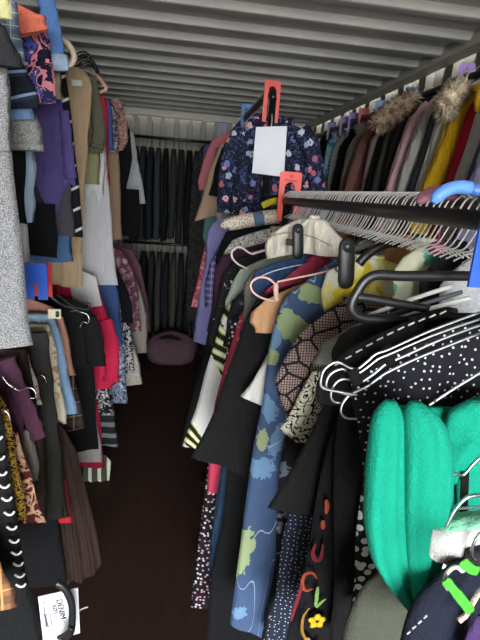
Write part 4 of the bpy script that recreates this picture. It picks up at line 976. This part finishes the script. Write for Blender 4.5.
m = MB(); m.tube(smooth_path([at(462, 561, .34), at(467, 566, .34), at(473, 570, .34), at(479, 571, .34)], 4), [.002]+[.0052]*11+[.002], 10, True, ((0, -1, 0), .3)); m.build('ribbon_tail', GREEN, root, o)
wire_piece('white hanger hook gripping the neon green ribbon', [(462, 571), (457, 567), (451, 569), (446, 575), (445, 583), (448, 589)], .342, .0021, plastic('#dcdad2'), bar=[([(462, 571), (466, 567), (470, 564)], 'shank', None, .0022)])
wire_piece('pale pink strap hanging under the neon green ribbon', [(486, 586), (478, 594), (472, 604), (466, 615), (462, 618)], .350, .0028, plain('#d6bcae'), name='lingerie_strap', bar=[([(462, 618), (459, 621)], 'strap_end', None, .003)])
low_cloth('purple_tee', 'purple top corner at the very bottom beneath the pink strap', 'top', [(482, 616), (476, 632), (472, 650), (470, 670)], (10, 18, 24, 28), .348, plain('#4a3566'), .4)

# ---- moulded hangers in the heap
def bar_hanger(name, label, pieces, mat, o):
    root = empty(name, o, label, 'hanger')
    for nm, P, r, sq in pieces:
        q = MB(); q.tube(P, r, 12, True, ((0, -1, 0), sq)); q.build(nm, mat, root, o)
    return root
S = lambda pts, Y, k=5: smooth_path([at(x, y, Y) for x, y in pts], k)
bar_hanger('trouser_hanger', 'large black plastic trouser hanger lying sideways, its open loop towards the aisle', [
    ('frame', S([(486, 276), (440, 276), (400, 276), (378, 275), (366, 280), (358, 291), (352, 303), (353, 312), (362, 318), (380, 320), (404, 321), (424, 322)], .62), .0072, .8),
    ('trouser_bar', S([(357, 297), (372, 299), (400, 304), (428, 309)], .617), .0062, .8)], BLACKPL, at(352, 303, .62))
def clip_hanger(label, cx, top, bot, w, Y, bar, lean=0):
    root = empty('clip_hanger', at(cx, top, Y), label, 'hanger'); o = at(cx, top, Y); k = Y*1.06/F
    a, b = at(cx+lean, top+w*.5, Y), at(cx, bot-w*.5, Y)
    q = MB(); t = (b-a)/np.linalg.norm(b-a)
    P = [a-t*w*.5*k, a-t*w*.42*k, a-t*w*.25*k, a] + [a+(b-a)*i/5 for i in range(1, 5)] + [b, b+t*w*.3*k, b+t*w*.46*k, b+t*w*.5*k]
    R = [w*.08*k, w*.3*k, w*.44*k] + [w*.5*k]*6 + [w*.42*k, w*.25*k, w*.06*k]
    q.tube(P, R, 16, True, ((0, -1, 0), .4)); q.build('clip_jaw', BLACKPL, root, o)
    q = MB(); c = a + np.array([0, -w*.2*k-.001, 0]); q.tube([c+np.array([0, .004, 0]), c+np.array([0, -.0012, 0])], w*.33*k, 16); q.build('pivot_cap', plastic('#2a2b2d', .3), root, o)
    q = MB(); q.tube([at(x, y, Y+.014) for x, y in bar], 3.2*k, 10, True, ((0, -1, 0), .6)); q.build('bar', plastic('#3d3b38', .4), root, o)
clip_hanger('black clip hanger gripping the yellow flowered blouse, bigger of the two clips', 346, 238, 289, 17, .80, [(336, 262), (352, 250), (372, 243)], 1)
clip_hanger('smaller black clip hanger pinching the folded cream jacket', 298, 224, 259, 11, 1.085, [(286, 242), (298, 243), (304, 244)], 0)
# big black moulded shoulder hangers between the clip and the rail
bar_hanger('moulded_hanger', 'black moulded hanger shoulder nearest the rail behind the big clip', [('shoulder_bar', S([(356, 250), (366, 240), (380, 236), (400, 236), (424, 240)], .97), .010, .8), ('end_rim', S([(355, 252), (358, 246), (362, 242)], .965), .011, .8)], BLACKPL, at(356, 250, .97))
bar_hanger('moulded_hanger', 'black moulded hanger shoulder dipping down beside the tan coat', [('shoulder_bar', S([(360, 262), (374, 250), (388, 244), (404, 243)], .935), .009, .8), ('end_rim', S([(359, 264), (363, 259), (368, 254)], .93), .010, .8)], BLACKPL, at(360, 262, .935))
for i, (x0, y0, x1, y1, Y) in enumerate(((362, 318, 452, 286, .66), (372, 322, 462, 292, .655), (388, 322, 470, 298, .65))):
    bar_hanger('wooden_style_hanger' if False else 'moulded_hanger', ['pale grey hanger bar seen through the loop of the trouser hanger, topmost', 'dark hanger bar in the middle seen through the trouser hanger loop', 'off-white hanger bar, lowest seen through the trouser hanger loop'][i],
               [('shoulder_bar', S([(x0, y0), ((x0+x1)/2, (y0+y1)/2-1), (x1, y1)], Y), .0035, .8), ('end_cap', S([(x0, y0), (x0+3, y0-1)], Y), .0042, .8)], plastic(['#b9b8b2', '#4a4a4c', '#d1cfc8'][i]), at(x0, y0, Y))
# pink plastic hanger and white hook further along
bar_hanger('plastic_hanger', 'pale pink plastic hanger lying on the peach blouse, hook towards the aisle', [('hook', S([(274, 301), (262, 298), (253, 292), (251, 284), (257, 278), (267, 278), (275, 284), (277, 290)], 1.00), .0022, .9),
    ('shoulder_bar', S([(277, 282), (296, 278), (320, 273), (336, 268)], .985), .0022, .8), ('neck', S([(276, 283), (276, 292), (277, 301)], 1.0), .0055, .8)], plastic('#e0b6a6'), at(252, 284, 1.0))
bar_hanger('plastic_hanger', 'white plastic hanger over the dark maroon and black tops', [('hook', S([(248, 269), (238, 264), (232, 257), (233, 250), (240, 247), (248, 252), (252, 254)], 1.50), .003, .9), ('shoulder_bar', S([(252, 254), (262, 251), (274, 248)], 1.50), .004, .8)], plastic('#dedad6'), at(232, 257, 1.5))
# rolled dotted blouse with a denim band, lying across the gap
o = at(228, 225, 1.86); root = empty('rolled_blouse', o, 'cream rolled blouse with tiny dots and a denim blue band, lying crosswise', 'blouse')
DOTC = dots('#d9cbb8', '#5b4a55', 90, .2, .8)
P = S([(226, 229), (227, 225), (240, 222), (256, 219), (272, 217), (286, 216)], 1.86)
m = MB(); m.tube(P, [.010, .016, .021, .024, .026]+[.027]*30, 16) if False else m.tube(P, list(np.interp(range(len(P)), [0, 3, 8, len(P)-1], [.006, .022, .027, .028])), 16); m.build('roll', DOTC, root, o)
m = MB(); m.tube(S([(253, 220), (258, 219), (263, 218)], 1.86), .0292, 16); m.build('denim_band', plain('#5d708c'), root, o)
for i, (pts, Y, col, lb) in enumerate((([(262, 206), (268, 203), (276, 201), (282, 200)], 1.99, '#cfc238', 'yellow padded strap hanging highest behind the red divider'), ([(262, 214), (270, 212), (278, 210), (284, 208)], 1.985, '#1c1c1e', 'black padded strap between two yellow ones'), ([(266, 222), (272, 219), (279, 216), (285, 214)], 1.98, '#d6cf3c', 'yellow padded strap hanging lowest behind the red divider'))):
    o = at(*pts[0], Y); root = empty('padded_strap', o, lb, 'strap'); m = MB(); m.tube(S(pts, Y), .014, 12, True, ((0, -1, 0), .5)); m.build('strap_band', plain(col), root, o)
    m = MB(); m.tube(S(pts[-2:], Y), .0155, 10, True, ((0, -1, 0), .5)); m.build('strap_end', plain(shade(col, .7)), root, o)

# ================================================================== size dividers on the rails
def divider(label, c, w, h, col, ax=(1, 0, 0), slot=.45, txt=None, thick=.004, slot_h=.68, cat='size divider'):
    """flat plastic tag with an open slot that straps over the rail; c = centre of the slot's round top"""
    c = np.array(c, float); ax = np.array(ax, float); ax /= np.linalg.norm(ax); up = np.array([0, 0, 1.0]); nn = np.cross(ax, up)
    root = empty('size_divider', c, label, cat); r = w*slot*.5; top = h*(1-slot_h)
    out = [(-w/2, -h*slot_h), (-w/2, top-.006), (-w/2+.006, top), (w/2-.006, top), (w/2, top-.006), (w/2, -h*slot_h), (r, -h*slot_h), (r, 0)]
    out += [(r*math.cos(a), r*math.sin(a)) for a in [math.pi*k/8 for k in range(1, 8)]] + [(-r, 0), (-r, -h*slot_h)]
    n = len(out); m = MB()
    v = [c+ax*x+up*z+nn*s*thick/2 for s in (1, -1) for x, z in out]
    # left leg, right leg, head as quads strip between outer and inner outline
    bm = [tuple(range(n)), tuple(reversed(range(n, 2*n)))] + [(i, (i+1) % n, n+(i+1) % n, n+i) for i in range(n)]
    m.add(v, bm); plate = m.build('tag_plate', plastic(col, .45), root, c, False)
    if txt:
        M4 = Matrix(((ax[0], 0, nn[0], 0), (ax[1], 0, nn[1], 0), (ax[2], 1, nn[2], 0), (0, 0, 0, 1)))
        for line, dz, sz in txt:
            text_mesh(line, sz, plain(shade(col, .35), .6), plate, Matrix.Translation(Vector(nn*(thick/2+.0003)) + Vector(up*dz)) @ M4)
    return root
divider('orange-red size divider over the far end of the near rack', at(290, 188, 1.765), .080, .175, '#e0402f', txt=[('10', .040, .017), ('Dresses', .026, .014)], slot=.5)
divider('coral red size divider on the near end of the tall rack, the highest of all', at(272, 94, 2.385), .076, .18, '#d8483f', slot=.48)
divider('light blue size divider halfway along the tall rack', at(247, 111, 3.3), .075, .13, '#5f8fd0', slot=.4)
divider('lilac size divider near the far end of the tall rack', at(223, 128, 4.1), .075, .12, '#8a86b8', slot=.4)
RYA = (.55, -.83, 0)
for lb, px, py, Y, col, tx in (('purple size divider high on the coat rail above the fur hood of the raincoat', 466, 63, 1.70, '#a78ad0', [('8', .030, .014), ('Tops', .017, .012)]),
                         ('bright blue size divider on the coat rail above the pink coat', 410, 92, 2.13, '#3f74d6', [('12', .024, .016)]),
                         ('pale blue size divider on the coat rail near the brown fur hood', 380, 106, 2.52, '#7f9fd6', None),
                         ('red size divider on the coat rail above the rust coat', 363, 110, 2.70, '#b8392f', None),
                         ('violet size divider on the coat rail, nearer of the adjacent pair', 352, 118, 2.93, '#8672c0', None),
                         ('violet size divider on the coat rail, further of the adjacent pair', 344, 119, 3.2, '#7f6cb4', None),
                         ('grey-blue size divider furthest along the coat rail', 331, 124, 3.75, '#6a78a8', None)):
    Y = at_x(px, py+10, RX)[1]; divider(lb, (RX, Y, RZ+.012), .062, .125, col, RYA if False else (1, -.25, 0), .5, txt=tx, slot_h=.6)
divider('big cobalt blue size divider cut off at the frame edge beside the grey shoulder', at(499, 222, .56), .050, .115, '#1f57c8', slot=.35, slot_h=.72)
divider('blue size divider on the lower wall rail beside the tweed coat', at(36, 285, 1.40), .062, .105, '#1d57c4', slot=.16, slot_h=.4)
divider('red size divider on the lower wall rail behind the blue one', at(42, 283, 1.52), .060, .105, '#bf1f2b', slot=.16, slot_h=.4)
# blue and mauve hooks lying over the near rail
for lb, pts, col in (('sky blue plastic hook lying over the near rail', [(433, 203), (438, 196), (447, 190), (458, 187), (470, 188)], '#5f92e0'), ('mauve plastic hook lying over the near rail beside the sky blue one', [(418, 203), (424, 197), (431, 193), (438, 191)], '#a5687c')):
    Y = .585 if '5f' in col else .64
    o = at(*pts[0], Y); root = empty('plastic_hook', o, lb, 'hook'); P = S(pts, Y)
    m = MB(); m.tube(P, list(np.interp(range(len(P)), [0, 4, len(P)-1], [.004, .0085, .0085])), 12); m.build('hook', plastic(col), root, o)
    m = MB(); m.tube([P[-1], P[-1]+np.array([.03, .004, -.006])], .0075, 10); m.build('shank', plastic(shade(col, .8)), root, o)

# white wire hooks crowded on the near rail: one built, the others copied
rs = random.Random(11)
def hook_thing(name, label, group, Y, ax):
    O = np.array([NX, Y, NZ]); ax = np.array(ax)
    root = empty(name, O, label, 'hanger', group)
    h = MB(); h.tube(hook_path(O, ax, None, .052, .0275, -1), .0014, 6); a = h.build('hook', WHITEWIRE, root, O)
    c = O-np.array([0, 0, .052]); h = MB()
    h.tube([c+ax*.022-np.array([0, 0, .012]), c+ax*.008-np.array([0, 0, .003]), c, c-ax*.008-np.array([0, 0, .003]), c-ax*.022-np.array([0, 0, .012])], .0013, 6); b = h.build('shoulder_bar', WHITEWIRE, root, O)
    return root
HL = 'white wire hook, one of many packed along the rail of the near rack'
proto = hook_thing('wire_hanger', HL, 'white wire hooks on the near rail', 1.70, (1, 0, 0))
Y = 1.66
while Y > .50:
    r = proto.copy(); C.objects.link(r); r.location = (NX, Y, NZ); r.rotation_euler = (rs.uniform(-.04, .04), 0, rs.uniform(-.52, -.1))
    for ch in list(proto.children):
        d = ch.copy(); C.objects.link(d); d.parent = r
    Y -= rs.uniform(.012, .022)
# a few hooks on the tall rack
for i, y in enumerate((2.62, 2.75, 2.95, 3.12)):
    r = proto.copy(); C.objects.link(r); r.location = (FX, y, FZ); r.rotation_euler = (0, 0, -.3+.2*i)
    r['label'] = 'pale hook on the tall rack behind the navy paisley blouse, %s from the coral divider' % ['first', 'second', 'third', 'fourth'][i]; r['group'] = 'hooks on the tall rack'
    for ch in list(proto.children):
        d = ch.copy(); C.objects.link(d); d.parent = r
for i, y in enumerate((1.48, 1.58, 1.68, 1.79, 1.88, 1.98, 2.09, 2.27, 2.38)):
    r = proto.copy(); C.objects.link(r); r.location = (RX, y, RZ); r.rotation_euler = (0, 0, rs.uniform(-.5, .3))
    r['label'] = 'white wire hook on the coat rail against the pale wall'; r['group'] = 'white hooks on the coat rail'
    for ch in list(proto.children):
        d = ch.copy(); C.objects.link(d); d.parent = r

# ================================================================== paper, card
o = at(270, 151, 2.31); root = empty('paper_sheet', o, 'blank white sheet of paper hung in front of the navy paisley blouse', 'paper')
m = MB(); quad_slab(m, [(256, 127), (287, 126), (284, 177), (252, 173)], 2.31, .0015); m.build('sheet', plain('#e9ecf2', .6, .02, .1), root, o, False)
m = MB(); m.tube([at(271, 128, 2.315), at(272, 121, 2.322), at(272, 114, 2.325)], .002, 6); m.build('string', plain('#c9c9c9'), root, o)

o = at(55, 616, .80); root = empty('printed_card', o, 'white printed card with sideways lettering among the black clothes near the floor', 'card')
Yc = .80
m = MB(); quad_slab(m, [(38, 597), (78, 588), (80, 633), (70, 636), (60, 642), (44, 648)], Yc, .0015); m.build('card', plain('#cfd0d6', .6, .02, .1), root, o, False)
ink = plain('#1d1d26', .7)
def side_text(txt, px, py, size):
    p = at(px, py, Yc) + np.array([0, -.0008, 0])
    th = math.radians(-82)
    M4 = Matrix.Translation(Vector(p-o)) @ Matrix(((1, 0, 0, 0), (0, 0, -1, 0), (0, 1, 0, 0), (0, 0, 0, 1))) @ Matrix.Rotation(th, 4, 'Z')
    text_mesh(txt, size, ink, root, M4)
side_text('DENIM', 61, 609, .016); side_text('SIZES', 55, 609, .010); side_text('Donated', 46.5, 620, .009)
m = MB()
m.tube([at(43.5, 601, Yc-.001), at(46, 627, Yc-.001)], .0006, 5); m.tube([at(50.5, 614, Yc-.001), at(52, 627, Yc-.001)], .0005, 5); m.build('ruled_line', ink, root, o)
bar_hanger('trouser_hanger', 'thick black plastic hanger hook curving over the printed card', [('hook', S([(56, 583), (62, 586), (68, 594), (72, 606), (72, 622), (71, 632), (66, 638), (60, 646)], .775), .0068, .9), ('bar', S([(58, 638), (66, 634), (72, 628)], .765), .0045, .8)], BLACKPL, at(72, 606, .775))
wire_piece('pale string end beside the printed card', [(80, 610), (84, 608), (88, 607)], .81, .0016, plain('#bdb3a6'), name='string_end', bar=[([(80, 610), (78, 612)], 'knot', None, .002)])

# ================================================================== daylight through the open doors
w = bpy.data.worlds.new('sky'); bpy.context.scene.world = w; w.use_nodes = True
nt = w.node_tree; bg = nt.nodes['Background']
tc = nt.nodes.new('ShaderNodeTexCoord'); sp = nt.nodes.new('ShaderNodeSeparateXYZ'); nt.links.new(tc.outputs['Generated'], sp.inputs[0])
rp = nt.nodes.new('ShaderNodeValToRGB'); mr = nt.nodes.new('ShaderNodeMapRange')
nt.links.new(sp.outputs['Z'], mr.inputs['Value']); mr.inputs['From Min'].default_value = -1; mr.inputs['From Max'].default_value = 1
nt.links.new(mr.outputs[0], rp.inputs[0])
cr = rp.color_ramp
cr.elements[0].position = .42; cr.elements[0].color = (.30, .29, .28, 1)
cr.elements[1].position = .53; cr.elements[1].color = (.94, .97, 1.0, 1)
nt.links.new(rp.outputs[0], bg.inputs['Color']); bg.inputs['Strength'].default_value = 19.0
la = bpy.data.lights.new('door_daylight', 'AREA'); la.shape = 'RECTANGLE'; la.size = XR-XL-.1; la.size_y = 2.2; la.energy = 1; la.cycles.is_portal = True
lo = bpy.data.objects.new('door_daylight', la); C.objects.link(lo); lo.location = ((XL+XR)/2, YF, 1.15); lo.rotation_euler = (math.radians(90), 0, 0)

sc = bpy.context.scene
sc.cycles.diffuse_bounces = 8
sc.cycles.max_bounces = 12
sc.view_settings.view_transform = 'Standard'; sc.view_settings.look = 'None'; sc.view_settings.exposure = 0.95; sc.view_settings.gamma = 1.0
sc.view_settings.use_curve_mapping = False
